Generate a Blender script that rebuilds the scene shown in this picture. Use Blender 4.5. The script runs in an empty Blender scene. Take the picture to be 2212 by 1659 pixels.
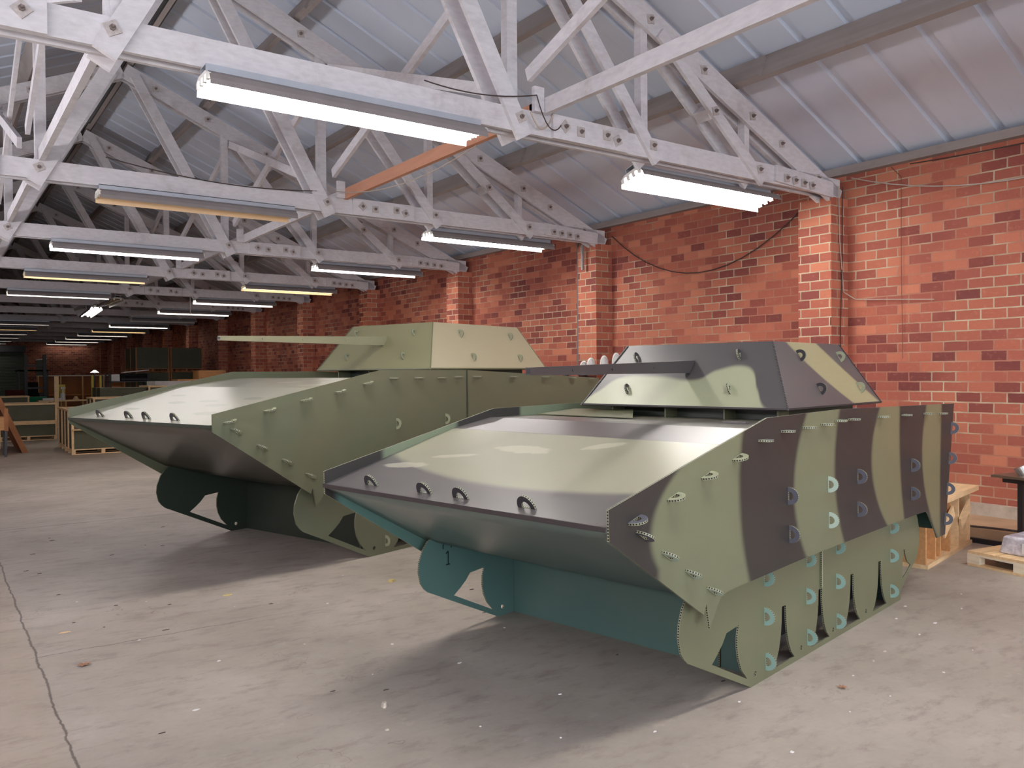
import bpy, bmesh, math, random
from mathutils import Vector, Matrix
random.seed(7)
SC = bpy.context.scene
COL = SC.collection
S = 4.67            # truss spacing
Y0 = 6.40           # near face of the first truss in view
NT = 13
# ------------------------------------------------------------------ camera
F = 1772.25
yaw, pit, rol = [math.radians(a) for a in (35.4425, -0.7466, -0.4112)]
fw = Vector((math.sin(yaw)*math.cos(pit), math.cos(yaw)*math.cos(pit), math.sin(pit)))
r0 = Vector((math.cos(yaw), -math.sin(yaw), 0)); u0 = r0.cross(fw)
rr = r0*math.cos(rol)+u0*math.sin(rol); uu = -r0*math.sin(rol)+u0*math.cos(rol)
cd = bpy.data.cameras.new('camera'); cam = bpy.data.objects.new('camera', cd); COL.objects.link(cam)
cam.matrix_world = Matrix(((rr.x, uu.x, -fw.x, 0), (rr.y, uu.y, -fw.y, 0), (rr.z, uu.z, -fw.z, 1.85), (0, 0, 0, 1)))
cd.sensor_width = 36; cd.lens = F/2212*36; cd.clip_start = .05; cd.clip_end = 300
SC.camera = cam
# ------------------------------------------------------------------ light and exposure
SC.view_settings.view_transform = 'Standard'; SC.view_settings.look = 'None'
SC.view_settings.gamma = 1; SC.view_settings.use_curve_mapping = False
SC.view_settings.exposure = 0.0
w = bpy.data.worlds.new('world'); SC.world = w; w.use_nodes = True
w.node_tree.nodes['Background'].inputs[0].default_value = (.75, .85, 1, 1)
w.node_tree.nodes['Background'].inputs[1].default_value = .5
def area(name, loc, rot, sx, sy, power, col):
    l = bpy.data.lights.new(name, 'AREA'); l.shape = 'RECTANGLE'; l.size = sx; l.size_y = sy
    l.energy = power; l.color = col
    o = bpy.data.objects.new(name, l); COL.objects.link(o); o.location = loc; o.rotation_euler = rot
    return o
# daylight through the open loading door behind the photographer
area('daylight_from_open_door', (2.6, -7.9, 2.6), (math.radians(95), 0, 0), 12.5, 5.0, 1000, (.86, .92, 1))
# added fill light along the left wall, tilted up to brighten the roof
area('ceiling_fill_light', (-4.2, 6.0, 3.2), (0, math.radians(-148), 0), 1.4, 24, 1700, (.93, .95, 1))
TUBE = 36.0
SC.cycles.diffuse_bounces = 6

# ------------------------------------------------------------------ mesh helpers
class MB:
    def __init__(s): s.v = []; s.f = []; s.m = []; s.uv = {}
    def quadbox(s, c, mi=0):
        b = len(s.v); s.v += [tuple(p) for p in c]
        for q in ((0, 3, 2, 1), (4, 5, 6, 7), (0, 1, 5, 4), (1, 2, 6, 5), (2, 3, 7, 6), (3, 0, 4, 7)):
            s.f.append(tuple(b+i for i in q)); s.m.append(mi)
        return s
    def box(s, x0, x1, y0, y1, z0, z1, mi=0):
        return s.quadbox([(x0, y0, z0), (x1, y0, z0), (x1, y1, z0), (x0, y1, z0), (x0, y0, z1), (x1, y0, z1), (x1, y1, z1), (x0, y1, z1)], mi)
    def beam(s, p0, p1, wid, dep, side=(0, 1, 0), mi=0, cut0=None, cut1=None):
        p0 = Vector(p0); p1 = Vector(p1); d = (p1-p0).normalized(); a = Vector(side); a = (a-d*a.dot(d)).normalized(); b = d.cross(a)
        a *= wid/2; b *= dep/2
        return s.quadbox([p0-a-b, p0+a-b, p0+a+b, p0-a+b, p1-a-b, p1+a-b, p1+a+b, p1-a+b], mi)
    def cyl(s, p0, p1, r, n=10, mi=0, r1=None):
        p0 = Vector(p0); p1 = Vector(p1); r1 = r if r1 is None else r1; d = (p1-p0).normalized()
        a = d.orthogonal().normalized(); b = d.cross(a); k = len(s.v)
        for i in range(n):
            t = 2*math.pi*i/n; e = a*math.cos(t)+b*math.sin(t)
            s.v.append(tuple(p0+e*r)); s.v.append(tuple(p1+e*r1))
        for i in range(n):
            j = (i+1) % n; s.f.append((k+2*i, k+2*j, k+2*j+1, k+2*i+1)); s.m.append(mi)
        s.f.append(tuple(k+2*i for i in reversed(range(n)))); s.m.append(mi)
        s.f.append(tuple(k+2*i+1 for i in range(n))); s.m.append(mi)
        return s
    def face(s, pts, mi=0):
        k = len(s.v); s.v += [tuple(p) for p in pts]; s.f.append(tuple(range(k, k+len(pts)))); s.m.append(mi); return s
    def tube(s, pts, r, n=6, mi=0):
        for a, b in zip(pts[:-1], pts[1:]): s.cyl(a, b, r, n, mi)
        return s
    def build(s, name, mats, parent=None, smooth=False, boxuv=False):
        me = bpy.data.meshes.new(name); me.from_pydata(s.v, [], s.f)
        mats = mats if isinstance(mats, (list, tuple)) else [mats]
        for m in mats: me.materials.append(m)
        me.polygons.foreach_set('material_index', s.m)
        if boxuv:
            uv = me.uv_layers.new(name='UVMap')
            for p in me.polygons:
                n = p.normal
                for li in p.loop_indices:
                    c = me.vertices[me.loops[li].vertex_index].co
                    if abs(n.z) > .7: q = (c.x, c.y)
                    elif abs(n.x) > abs(n.y): q = (c.y+.11, c.z)
                    else: q = (c.x, c.z)
                    uv.data[li].uv = q
        if smooth:
            for p in me.polygons: p.use_smooth = len(p.vertices) == 4
        me.update()
        o = bpy.data.objects.new(name, me); COL.objects.link(o)
        if parent is not None: o.parent = parent
        return o
def tag(o, label, cat, group=None, kind=None):
    if label: o['label'] = label
    if cat: o['category'] = cat
    if group: o['group'] = group
    if kind: o['kind'] = kind
    return o
def thing(name, loc, label, cat, rz=0, group=None):
    o = bpy.data.objects.new(name, None); COL.objects.link(o); o.location = loc; o.rotation_euler = (0, 0, rz)
    o.empty_display_size = .1
    return tag(o, label, cat, group)
def struct(o): o['kind'] = 'structure'; return o
def copy_tree(o, loc=None, rz=None, label=None, parent=None):
    c = o.copy(); COL.objects.link(c)
    if parent is not None: c.parent = parent
    if loc is not None: c.location = loc
    if rz is not None: c.rotation_euler = (0, 0, rz)
    if label: c['label'] = label
    for ch in list(o.children): copy_tree(ch, parent=c)
    return c
def plate(name, poly, holes, T, thick, mats, parent, edge_pitch=None):
    """flat sheet: poly/holes in 2-D, T maps (u,v,w) to 3-D, w from 0 to thick; material 0 outer (w=0), 1 inner, 2 rim"""
    bm = bmesh.new(); loops = []
    for L in [poly]+list(holes):
        vs = [bm.verts.new(T(p[0], p[1], 0)) for p in L]
        for i in range(len(vs)): bm.edges.new((vs[i], vs[(i+1) % len(vs)]))
        loops.append(vs)
    bmesh.ops.triangle_fill(bm, use_beauty=True, use_dissolve=False, edges=bm.edges[:])
    base = [tuple(v.co) for v in bm.verts]; bm.verts.index_update()
    tris = [[v.index for v in f.verts] for f in bm.faces]; li = [[v.index for v in L] for L in loops]
    bm.free()
    n = len(base); top = []
    for L in [poly]+list(holes): top += [tuple(T(p[0], p[1], thick)) for p in L]
    v = base+top; N = (Vector(T(0, 0, 0))-Vector(T(0, 0, 1))).normalized()
    f = []; m = []; uvs = []
    for t in tris:
        a, b, c = [Vector(base[i]) for i in t]
        if (b-a).cross(c-a).dot(N) < 0: t = t[::-1]
        f.append(tuple(t)); m.append(0); uvs.append([(0, 0)]*3)
        f.append(tuple(i+n for i in t[::-1])); m.append(1); uvs.append([(0, 0)]*3)
    for L in li:
        s = 0
        for i in range(len(L)):
            a, b = L[i], L[(i+1) % len(L)]; d = (Vector(base[a])-Vector(base[b])).length
            f.append((a, b, b+n, a+n)); m.append(2); uvs.append([(s, 0), (s+d, 0), (s+d, 1), (s, 1)]); s += d
    me = bpy.data.meshes.new(name); me.from_pydata(v, [], f)
    for x in mats: me.materials.append(x)
    me.polygons.foreach_set('material_index', m)
    uv = me.uv_layers.new(name='UVMap')
    for p, q in zip(me.polygons, uvs):
        for l, c in zip(p.loop_indices, q): uv.data[l].uv = c
    me.update(); o = bpy.data.objects.new(name, me); COL.objects.link(o); o.parent = parent
    return o

# ------------------------------------------------------------------ material helpers
def lin(r, g, b):
    f = lambda c: (c/255/12.92 if c/255 <= .04045 else ((c/255+.055)/1.055)**2.4)
    return (f(r), f(g), f(b), 1)
class NT_:
    def __init__(s, name, rough=.6, spec=.5, metal=0):
        s.mat = bpy.data.materials.new(name); s.mat.use_nodes = True; s.t = s.mat.node_tree
        s.b = s.t.nodes['Principled BSDF']; s.b.inputs['Roughness'].default_value = rough
        s.b.inputs['Specular IOR Level'].default_value = spec; s.b.inputs['Metallic'].default_value = metal
    def n(s, ty, **k):
        x = s.t.nodes.new(ty)
        for a, b in k.items(): setattr(x, a, b)
        return x
    def l(s, a, b): s.t.links.new(a, b)
    def val(s, sock, v):
        if isinstance(v, (int, float, tuple, list)): sock.default_value = v
        else: s.l(v, sock)
    def math(s, op, a, b=0, c=0):
        x = s.n('ShaderNodeMath', operation=op)
        for i, v in enumerate((a, b, c)): s.val(x.inputs[i], v)
        return x.outputs[0]
    def mix(s, f, a, b, mode='MIX'):
        x = s.n('ShaderNodeMix', data_type='RGBA', blend_type=mode); s.val(x.inputs[0], f)
        s.val(x.inputs[6], a); s.val(x.inputs[7], b); return x.outputs[2]
    def sstep(s, x, lo, hi):
        m = s.n('ShaderNodeMapRange', interpolation_type='SMOOTHSTEP'); s.val(m.inputs[0], x)
        s.val(m.inputs[1], lo); s.val(m.inputs[2], hi); return m.outputs[0]
    def noise(s, vec, scale, detail=4, rough=.55, dim='3D'):
        x = s.n('ShaderNodeTexNoise'); s.l(vec, x.inputs['Vector']); x.inputs['Scale'].default_value = scale
        x.inputs['Detail'].default_value = detail; x.inputs['Roughness'].default_value = rough; return x.outputs[0]
    def obj(s): return s.n('ShaderNodeTexCoord').outputs['Object']
    def uv(s): return s.n('ShaderNodeTexCoord').outputs['UV']
    def pos(s): return s.n('ShaderNodeNewGeometry').outputs['Position']
    def mapv(s, v, sc=(1, 1, 1), rot=(0, 0, 0), loc=(0, 0, 0)):
        x = s.n('ShaderNodeMapping'); s.l(v, x.inputs[0]); x.inputs[1].default_value = loc; x.inputs[2].default_value = rot; x.inputs[3].default_value = sc
        return x.outputs[0]
    def sep(s, v):
        x = s.n('ShaderNodeSeparateXYZ'); s.l(v, x.inputs[0]); return x.outputs
    def ramp(s, f, stops):
        x = s.n('ShaderNodeValToRGB'); s.l(f, x.inputs[0]); e = x.color_ramp.elements
        while len(e) < len(stops): e.new(.5)
        for k, (p, c) in enumerate(stops): e[k].position = p; e[k].color = c
        return x.outputs[0]
    def color(s, c): s.val(s.b.inputs['Base Color'], c); return s
    def bump(s, h, st=.3, d=.01):
        x = s.n('ShaderNodeBump'); x.inputs['Strength'].default_value = st; x.inputs['Distance'].default_value = d
        s.l(h, x.inputs['Height']); s.l(x.outputs[0], s.b.inputs['Normal']); return s
def grainy(name, c, rough=.6, spec=.5, var=.12, scale=6, stretch=(1, 1, 1), metal=0, bump=0, dirt=None):
    m = NT_(name, rough, spec, metal); v = m.mapv(m.obj(), stretch); f = m.noise(v, scale, 5)
    lo = tuple(x*(1-var) for x in c[:3])+(1,); hi = tuple(min(1, x*(1+var)) for x in c[:3])+(1,)
    col = m.ramp(f, [(.3, lo), (.7, hi)])
    if dirt:
        g = m.noise(m.pos(), 1.7, 6, .7); col = m.mix(m.math('MULTIPLY', m.sstep(g, .5, .8), .6), col, dirt)
    m.color(col)
    if bump: m.bump(f, bump, .004)
    return m.mat
M = {}
M['white_wood'] = grainy('white_painted_timber', lin(210, 206, 208), .65, .3, .09, 9, (1, 1, 3), bump=.3, dirt=lin(160, 148, 142))
M['grey_wood'] = grainy('grey_weathered_purlin', lin(150, 140, 136), .75, .25, .15, 7, (1, .1, 1), dirt=lin(120, 108, 102))
M['orange_wood'] = grainy('raw_orange_timber', lin(206, 150, 122), .7, .3, .12, 8, (1, .15, 1))
M['bolt'] = grainy('painted_bolt_plate', lin(186, 176, 172), .5, .5, .2, 30)
M['nut'] = grainy('rusty_bolt_nut', lin(122, 108, 102), .5, .5, .3, 60)
M['pine'] = grainy('pale_pine_board', lin(222, 190, 146), .6, .3, .14, 5, (1, 6, 6), bump=.15)
M['pine2'] = grainy('orange_pine_board', lin(200, 148, 98), .6, .3, .14, 5, (1, 6, 6))
M['ply'] = grainy('brown_plywood', lin(166, 112, 72), .6, .3, .15, 3, (1, 4, 1))
M['crate_green'] = grainy('dark_olive_panel', lin(84, 84, 64), .5, .35, .08, 3)
M['black'] = grainy('black_metal', lin(38, 36, 40), .45, .5, .2, 10)
M['dark_grey'] = grainy('dark_grey_metal', lin(70, 68, 70), .5, .5, .2, 10)
M['rubber'] = grainy('black_rubber', lin(30, 30, 30), .8, .2, .2, 20)
M['galv'] = grainy('galvanised_grey_sheet', lin(176, 180, 188), .4, .5, .06, 5, metal=.2)
M['white_enamel'] = grainy('white_enamel_reflector', lin(214, 212, 206), .35, .5, .04, 5)
M['cream_enamel'] = grainy('yellowed_cream_reflector', lin(236, 204, 160), .4, .5, .04, 5)
M['outer_grey'] = grainy('grey_reflector_back', lin(138, 130, 128), .5, .4, .08, 5)  # outside of the reflectors, greyer than the inside
M['off_tube'] = grainy('unlit_cream_tube', lin(226, 196, 156), .3, .5, .04, 5)
M['green_bin'] = grainy('green_plastic', lin(10, 140, 96), .4, .5, .05, 5)
M['yellow'] = grainy('yellow_paint', lin(196, 176, 60), .5, .5, .08, 5)
M['white_plastic'] = grainy('white_plastic', lin(238, 236, 230), .35, .5, .03, 5)
M['white_sheet'] = grainy('white_sheet_wrap', lin(220, 218, 216), .5, .4, .06, 5)
M['steel'] = grainy('shiny_steel', lin(190, 188, 186), .25, .5, .1, 20, metal=.9)
M['table'] = grainy('dark_table_laminate', lin(92, 74, 62), .35, .5, .1, 6)
M['wire'] = grainy('dark_cable', lin(70, 58, 54), .6, .3, .2, 20)
M['wire_brown'] = grainy('dusty_brown_cable', lin(120, 72, 60), .7, .2, .1, 20)
M['wire_light'] = grainy('pale_cable', lin(178, 164, 152), .5, .4, .1, 20)
M['conduit'] = grainy('grey_conduit', lin(120, 112, 110), .5, .5, .1, 10)
M['maroon'] = grainy('maroon_cloth', lin(80, 34, 34), .8, .2, .1, 10)
M['stone'] = grainy('pale_stone', lin(205, 195, 180), .8, .2, .2, 80)
M['leaf_y'] = grainy('yellow_leaf', lin(196, 180, 120), .7, .2, .1, 60)
M['leaf_b'] = grainy('brown_leaf', lin(164, 124, 98), .7, .2, .2, 60)
def emis(name, c, st):
    m = NT_(name, .4); m.color(lin(235, 235, 230)); m.b.inputs['Emission Color'].default_value = c; m.b.inputs['Emission Strength'].default_value = st
    return m.mat
M['tube_cool'] = emis('lit_cool_tube', (1, .95, .93, 1), TUBE)
M['tube_warm'] = emis('lit_warm_tube', (1, .66, .30, 1), 4.5)
M['tube_far'] = emis('lit_white_tube', (1, .93, .88, 1), TUBE*.34)
M['tube_end'] = emis('lit_far_white_tube', (1, .93, .88, 1), TUBE*.10)
M['lit_window'] = emis('lit_reading_lamp', (1, .95, .9, 1), 3)
# brick
def brick_mat(name):
    m = NT_(name, .75, .25); uv = m.uv()
    w1 = m.noise(uv, 1.3, 2); dist = m.n('ShaderNodeVectorMath', operation='MULTIPLY_ADD')
    cw = m.n('ShaderNodeTexNoise'); m.l(uv, cw.inputs['Vector']); cw.inputs['Scale'].default_value = 9; cw.inputs['Detail'].default_value = 2
    m.l(cw.outputs['Color'], dist.inputs[0]); dist.inputs[1].default_value = (.012, .010, 0); m.l(uv, dist.inputs[2])
    bt = m.n('ShaderNodeTexBrick'); m.l(dist.outputs[0], bt.inputs['Vector'])
    bt.inputs['Scale'].default_value = 1; bt.inputs['Brick Width'].default_value = .29; bt.inputs['Row Height'].default_value = .1225
    bt.inputs['Mortar Size'].default_value = .0085; bt.inputs['Mortar Smooth'].default_value = .15; bt.inputs['Bias'].default_value = 0
    bt.inputs['Color1'].default_value = (0, 0, 0, 1); bt.inputs['Color2'].default_value = (1, 1, 1, 1); bt.inputs['Mortar'].default_value = (.5, .5, .5, 1)
    big = m.noise(uv, .35, 2, .5)
    tint = m.math('ADD', bt.outputs['Color'], m.math('MULTIPLY', m.math('SUBTRACT', big, .5), 1.4))
    bc = m.ramp(tint, [(.0, lin(120, 64, 59)), (.14, lin(138, 74, 65)), (.26, lin(156, 88, 74)), (.65, lin(170, 98, 78)), (1, lin(192, 120, 94))])
    sm = m.noise(uv, 14, 6, .7); bc = m.mix(m.math('MULTIPLY', m.sstep(sm, .52, .8), .30), bc, lin(206, 150, 126))
    dk = m.noise(uv, 40, 3, .6); bc = m.mix(m.math('MULTIPLY', m.sstep(dk, .55, .85), .35), bc, lin(90, 46, 42))
    mo = m.ramp(m.noise(uv, 3, 4), [(.3, lin(160, 142, 118)), (.7, lin(196, 182, 156))])
    # patches where mortar was rubbed over with the brick colour
    px_ = m.sep(m.pos())[0]; hide = m.math('MULTIPLY', m.math('MULTIPLY', m.sstep(m.noise(uv, .9, 3), .38, .56), m.sstep(px_, 10.0, 10.05)), .80)
    mo = m.mix(hide, mo, bc)
    m.color(m.mix(bt.outputs['Fac'], bc, mo))
    m.bump(m.math('SUBTRACT', m.math('MULTIPLY', sm, .25), bt.outputs['Fac']), .5, .006)
    return m.mat
M['brick'] = brick_mat('red_brick_masonry')
# concrete floor with slab joints, cracks and stains
def concrete():
    m = NT_('worn_concrete_floor', .42, .4); p = m.pos(); x, y, z = m.sep(p)
    st = m.mapv(p, (1, 1.0, 1), (0, 0, .5))
    n1 = m.noise(st, .55, 5, .6); n2 = m.noise(m.mapv(p, (2.2, 5, 1), (0, 0, .35)), 1.5, 8, .72); n3 = m.noise(p, 28, 4, .6)
    c = m.ramp(n1, [(.3, lin(150, 142, 131)), (.5, lin(170, 161, 149)), (.72, lin(191, 182, 171))])
    c = m.mix(m.math('MULTIPLY', m.sstep(n2, .48, .72), .5), c, lin(122, 108, 100))
    c = m.mix(m.math('MULTIPLY', m.sstep(m.noise(p, 5, 6, .7), .58, .75), .4), c, lin(200, 190, 180))
    c = m.mix(m.math('MULTIPLY', n3, .22), c, lin(110, 98, 92))
    left = m.sstep(x, .62, .45); c = m.mix(m.math('MULTIPLY', left, .22), c, lin(166, 142, 108))
    wob = m.math('MULTIPLY', m.math('SUBTRACT', m.noise(p, 2.2, 5, .7), .5), .16)
    def line(coord, at, wd, st_, wmul=1):
        d = m.math('ABSOLUTE', m.math('ADD', m.math('SUBTRACT', coord, at), m.math('MULTIPLY', wob, wmul)))
        return m.math('MULTIPLY', m.math('SUBTRACT', 1, m.sstep(d, m.math('MULTIPLY', wd, .3), wd)), st_)
    fac = line(x, .555, m.math('ADD', .004, m.math('MULTIPLY', m.noise(p, 3, 4, .7), .012)), .7, .5)
    ya = m.math('MULTIPLY', line(y, 6.2, .010, .6, .8), m.math('MULTIPLY', m.sstep(x, .5, .58), m.sstep(x, 3.0, 1.4)))
    yb = line(y, 11.6, .02, .5, .5)
    fac = m.math('MAXIMUM', m.math('MAXIMUM', fac, ya), yb)
    # hairline cracks: iso-lines of a soft noise, only in patches
    iso = m.math('ABSOLUTE', m.math('SUBTRACT', m.noise(p, .42, 6, .62), .5))
    hair = m.math('MULTIPLY', m.math('SUBTRACT', 1, m.sstep(iso, .0006, .0020)), m.math('MULTIPLY', m.sstep(m.noise(p, .8, 2), .5, .62), .30))
    fac = m.math('MAXIMUM', fac, hair)
    c = m.mix(fac, c, lin(70, 60, 54)); m.color(c)
    m.val(m.b.inputs['Roughness'], m.math('ADD', .40, m.math('MULTIPLY', n2, .3)))
    m.bump(m.math('SUBTRACT', m.math('MULTIPLY', n3, .3), fac), .35, .006)
    return m.mat
M['floor'] = concrete()
M['curb'] = grainy('stained_concrete_curb', lin(176, 146, 116), .7, .3, .15, 2, dirt=lin(130, 112, 96))
m = NT_('white_roof_sheet', .38, .45); p = m.pos()
c = m.ramp(m.noise(p, .8, 4), [(.3, lin(203, 213, 228)), (.7, lin(214, 222, 236))]); c = m.mix(m.math('MULTIPLY', m.sstep(m.noise(m.mapv(p, (.3, 3, .3)), 2, 6, .7), .55, .8), .22), c, lin(160, 160, 166))
m.color(c); M['roof'] = m.mat
# roller shutter
m = NT_('green_grey_roller_shutter', .5); z = m.sep(m.pos())[2]; wv = m.math('SINE', m.math('MULTIPLY', z, 63)); m.color(m.mix(m.sstep(wv, -.3, .6), lin(78, 90, 78), lin(104, 116, 102))); m.bump(wv, .6, .01); M['shutter'] = m.mat

# corrugated plastic paints
def rim_mat(name, base, pitch=.014):
    m = NT_(name, .5); u, v, _ = m.sep(m.uv())
    a = m.math('FRACT', m.math('DIVIDE', u, pitch)); hole = m.math('MULTIPLY', m.sstep(a, .35, .45), m.math('LESS_THAN', m.math('ABSOLUTE', m.math('SUBTRACT', v, .5)), .32))
    m.color(m.mix(hole, base, (.006, .006, .006, 1))); return m.mat
OLIVE = lin(106, 108, 82); DARK = lin(49, 47, 45); LITE = lin(150, 154, 126)
M['rim'] = rim_mat('fluted_olive_edge', lin(150, 152, 126)); M['rim_dark'] = rim_mat('fluted_dark_edge', lin(96, 92, 92)); M['rim_teal'] = rim_mat('fluted_teal_edge', lin(150, 178, 166))
def sheet_mat(name, colfn, rough=.36, spec=.5):
    m = NT_(name, rough, spec); o = m.obj(); x, y, z = m.sep(o)
    m.x, m.y, m.z = x, y, z
    c = colfn(m)
    f = m.noise(m.mapv(o, (3, 60, 3)), 3, 3); c = m.mix(m.math('MULTIPLY', f, .10), c, lin(60, 60, 50))
    m.color(c); g = m.noise(m.mapv(o, (1.2, 1.2, 1.2)), 1.6, 3)
    m.bump(g, .06, .02); return m.mat
M['olive'] = sheet_mat('olive_painted_corrugated_plastic', lambda m: OLIVE)
M['olive_green'] = sheet_mat('grey_green_painted_corrugated_plastic', lambda m: m.mix(m.sstep(m.noise(m.obj(), 1.2, 2), .3, .7), lin(100, 106, 86), lin(106, 106, 84)))
M['teal'] = sheet_mat('teal_corrugated_plastic', lambda m: m.mix(m.sstep(m.noise(m.obj(), 1.5, 3), .3, .7), lin(84, 120, 116), lin(94, 128, 122)))
M['dark_olive'] = sheet_mat('dark_green_corrugated_plastic', lambda m: lin(50, 61, 52))
M['teal_nose'] = sheet_mat('scuffed_grey_teal_nose_sheet', lambda m: m.mix(m.math('MULTIPLY', m.sstep(m.noise(m.mapv(m.obj(), (30, 4, 30)), 3, 5, .7), .6, .8), .35), m.mix(m.sstep(m.noise(m.obj(), 1.1, 3), .3, .7), lin(88, 106, 102), lin(104, 118, 110)), lin(150, 165, 158)), .3, .55)
M['olive_nose'] = sheet_mat('grey_brown_nose_sheet', lambda m: lin(84, 80, 70), .3, .5)
def quad(m, c, t): return m.math('ADD', m.math('ADD', m.math('MULTIPLY', m.math('MULTIPLY', t, t), c[0]), m.math('MULTIPLY', t, c[1])), c[2])
ED = [(2.615, -5.533, 1.785), (.397, -.957, .295), (.88, -1.984, 1.522), (.596, -1.433, 1.873), (1.173, -2.821, 3.372), (.226, -.62, 2.676), (.727, -1.696, 3.779), (.063, -.089, 3.287)]
def side_camo(m):
    # dark - olive - dark - olive ... along the length, the borders bow with height
    cut = None; wv = .035
    for i, e in enumerate(ED):
        zz = m.math('MAXIMUM', m.z, .90) if i == 0 else m.z
        d = m.math('SUBTRACT', m.x, quad(m, e, zz)); s = m.sstep(d, -wv, wv)
        if i % 2: s = m.math('SUBTRACT', 1, s)
        cut = s if cut is None else (m.math('MULTIPLY', cut, s) if i % 2 else m.math('MAXIMUM', cut, s))
    return m.mix(cut, DARK, m.mix(m.sstep(m.x, .5, 2.5), lin(110, 113, 88), lin(114, 110, 82)))
M['camo_side'] = sheet_mat('camouflage_side_paint', side_camo, .42)
def far_camo(m):
    a = m.sstep(m.x, -1.04, -.98); b = m.sstep(m.x, -.30, -.36); c = m.sstep(m.x, .33, .38)
    dz = m.math('SUBTRACT', m.z, m.math('MINIMUM', m.math('ADD', m.math('MULTIPLY', m.x, .268), 1.49), 1.49))   # painted above the deck, bare teal below it
    bare = m.math('MULTIPLY', m.sstep(dz, -.01, -.03), m.sstep(m.x, -1.42, -1.34))
    return m.mix(bare, m.mix(m.math('MAXIMUM', m.math('MULTIPLY', a, b), c), DARK, lin(116, 128, 106)), lin(92, 128, 120))
M['camo_far'] = sheet_mat('camouflage_far_inner_paint', far_camo, .42)
def scuffs(m, c, pts):
    for (sx, sy, ln, wd, rot) in pts:
        v = m.mapv(m.obj(), loc=(0, 0, 0)); dx = m.math('SUBTRACT', m.x, sx); dy = m.math('SUBTRACT', m.y, sy)
        ca, sa = math.cos(rot), math.sin(rot)
        u_ = m.math('DIVIDE', m.math('ADD', m.math('MULTIPLY', dx, ca), m.math('MULTIPLY', dy, sa)), ln)
        v_ = m.math('DIVIDE', m.math('SUBTRACT', m.math('MULTIPLY', dy, ca), m.math('MULTIPLY', dx, sa)), wd)
        d = m.math('ADD', m.math('MULTIPLY', u_, u_), m.math('MULTIPLY', v_, v_))
        d = m.math('ADD', d, m.math('MULTIPLY', m.math('SUBTRACT', m.noise(m.obj(), 14, 3), .5), 1.4))
        c = m.mix(m.math('MULTIPLY', m.math('SUBTRACT', 1, m.sstep(d, .5, 1.1)), .45), c, lin(206, 204, 180))
    return c
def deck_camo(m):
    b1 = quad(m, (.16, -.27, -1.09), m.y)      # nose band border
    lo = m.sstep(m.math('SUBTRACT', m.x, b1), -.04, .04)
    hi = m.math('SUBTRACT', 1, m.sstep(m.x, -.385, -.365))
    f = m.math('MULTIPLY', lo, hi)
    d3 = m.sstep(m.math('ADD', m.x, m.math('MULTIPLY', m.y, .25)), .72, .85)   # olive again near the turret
    c = m.mix(f, lin(97, 93, 91), lin(150, 149, 126)); c = m.mix(d3, c, lin(112, 109, 94))  # deck tones paler than the side paint, ceiling reflection put into them
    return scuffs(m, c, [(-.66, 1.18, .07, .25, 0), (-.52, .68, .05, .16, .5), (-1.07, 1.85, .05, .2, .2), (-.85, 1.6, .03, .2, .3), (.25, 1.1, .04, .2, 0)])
M['camo_deck'] = sheet_mat('camouflage_deck_with_sheen', deck_camo, .3, .6)
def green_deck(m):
    c = lin(166, 165, 148)  # paler than the side olive: lamp glare put into the deck colour
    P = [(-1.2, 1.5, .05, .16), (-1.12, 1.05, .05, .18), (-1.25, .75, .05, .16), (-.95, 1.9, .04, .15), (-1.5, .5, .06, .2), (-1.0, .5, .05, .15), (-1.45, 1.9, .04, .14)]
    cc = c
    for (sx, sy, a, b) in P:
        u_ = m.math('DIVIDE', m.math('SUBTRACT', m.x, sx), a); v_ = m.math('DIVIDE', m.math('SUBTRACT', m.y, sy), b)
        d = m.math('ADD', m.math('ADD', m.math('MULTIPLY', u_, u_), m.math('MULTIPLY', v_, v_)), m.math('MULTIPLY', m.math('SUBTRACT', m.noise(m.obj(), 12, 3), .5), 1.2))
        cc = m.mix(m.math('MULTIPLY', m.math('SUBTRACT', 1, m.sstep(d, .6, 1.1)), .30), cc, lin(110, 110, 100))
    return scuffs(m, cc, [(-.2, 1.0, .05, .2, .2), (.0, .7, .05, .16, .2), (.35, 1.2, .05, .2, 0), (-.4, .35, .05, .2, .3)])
M['green_deck'] = sheet_mat('olive_deck_with_sheen_and_footprints', green_deck, .27, .75)
def tur_front(m):
    fc = m.n('ShaderNodeFloatCurve'); cv = fc.mapping.curves[0]
    pts = [(.306, 1.59), (.426, 1.73), (.585, 1.89), (.79, 1.86), (.945, 1.79), (1.27, 1.815), (1.6, 1.81), (1.80, 1.70), (2.0, 1.58)]
    cv.points[0].location = (0, 0); cv.points[1].location = (1, 0)
    for b, z in pts: cv.points.new(b/2.2, (z-1.5)/.6)
    fc.mapping.update(); m.l(m.math('DIVIDE', m.y, 2.2), fc.inputs['Value'])
    th = m.math('ADD', m.math('MULTIPLY', fc.outputs[0], .6), 1.5)
    return m.mix(m.sstep(m.math('SUBTRACT', th, m.z), -.02, .02), lin(77, 74, 74), LITE)
M['camo_turret_front'] = sheet_mat('camouflage_turret_front_paint', tur_front, .33, .5)
def tur_side(m):
    lo = m.math('SUBTRACT', m.x, quad(m, (1.1, -5.33, 7.68), m.z)); hi = m.math('SUBTRACT', m.x, quad(m, (.35, -2.58, 5.72), m.z))
    f = m.math('MULTIPLY', m.sstep(lo, -.03, .03), m.math('SUBTRACT', 1, m.sstep(hi, -.03, .03)))
    return m.mix(f, lin(82, 78, 78), lin(150, 144, 110))
M['camo_turret_side'] = sheet_mat('camouflage_turret_side_paint', tur_side, .35, .5)
M['gun_dark'] = sheet_mat('dark_gun_paint', lambda m: lin(62, 58, 59))
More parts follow.
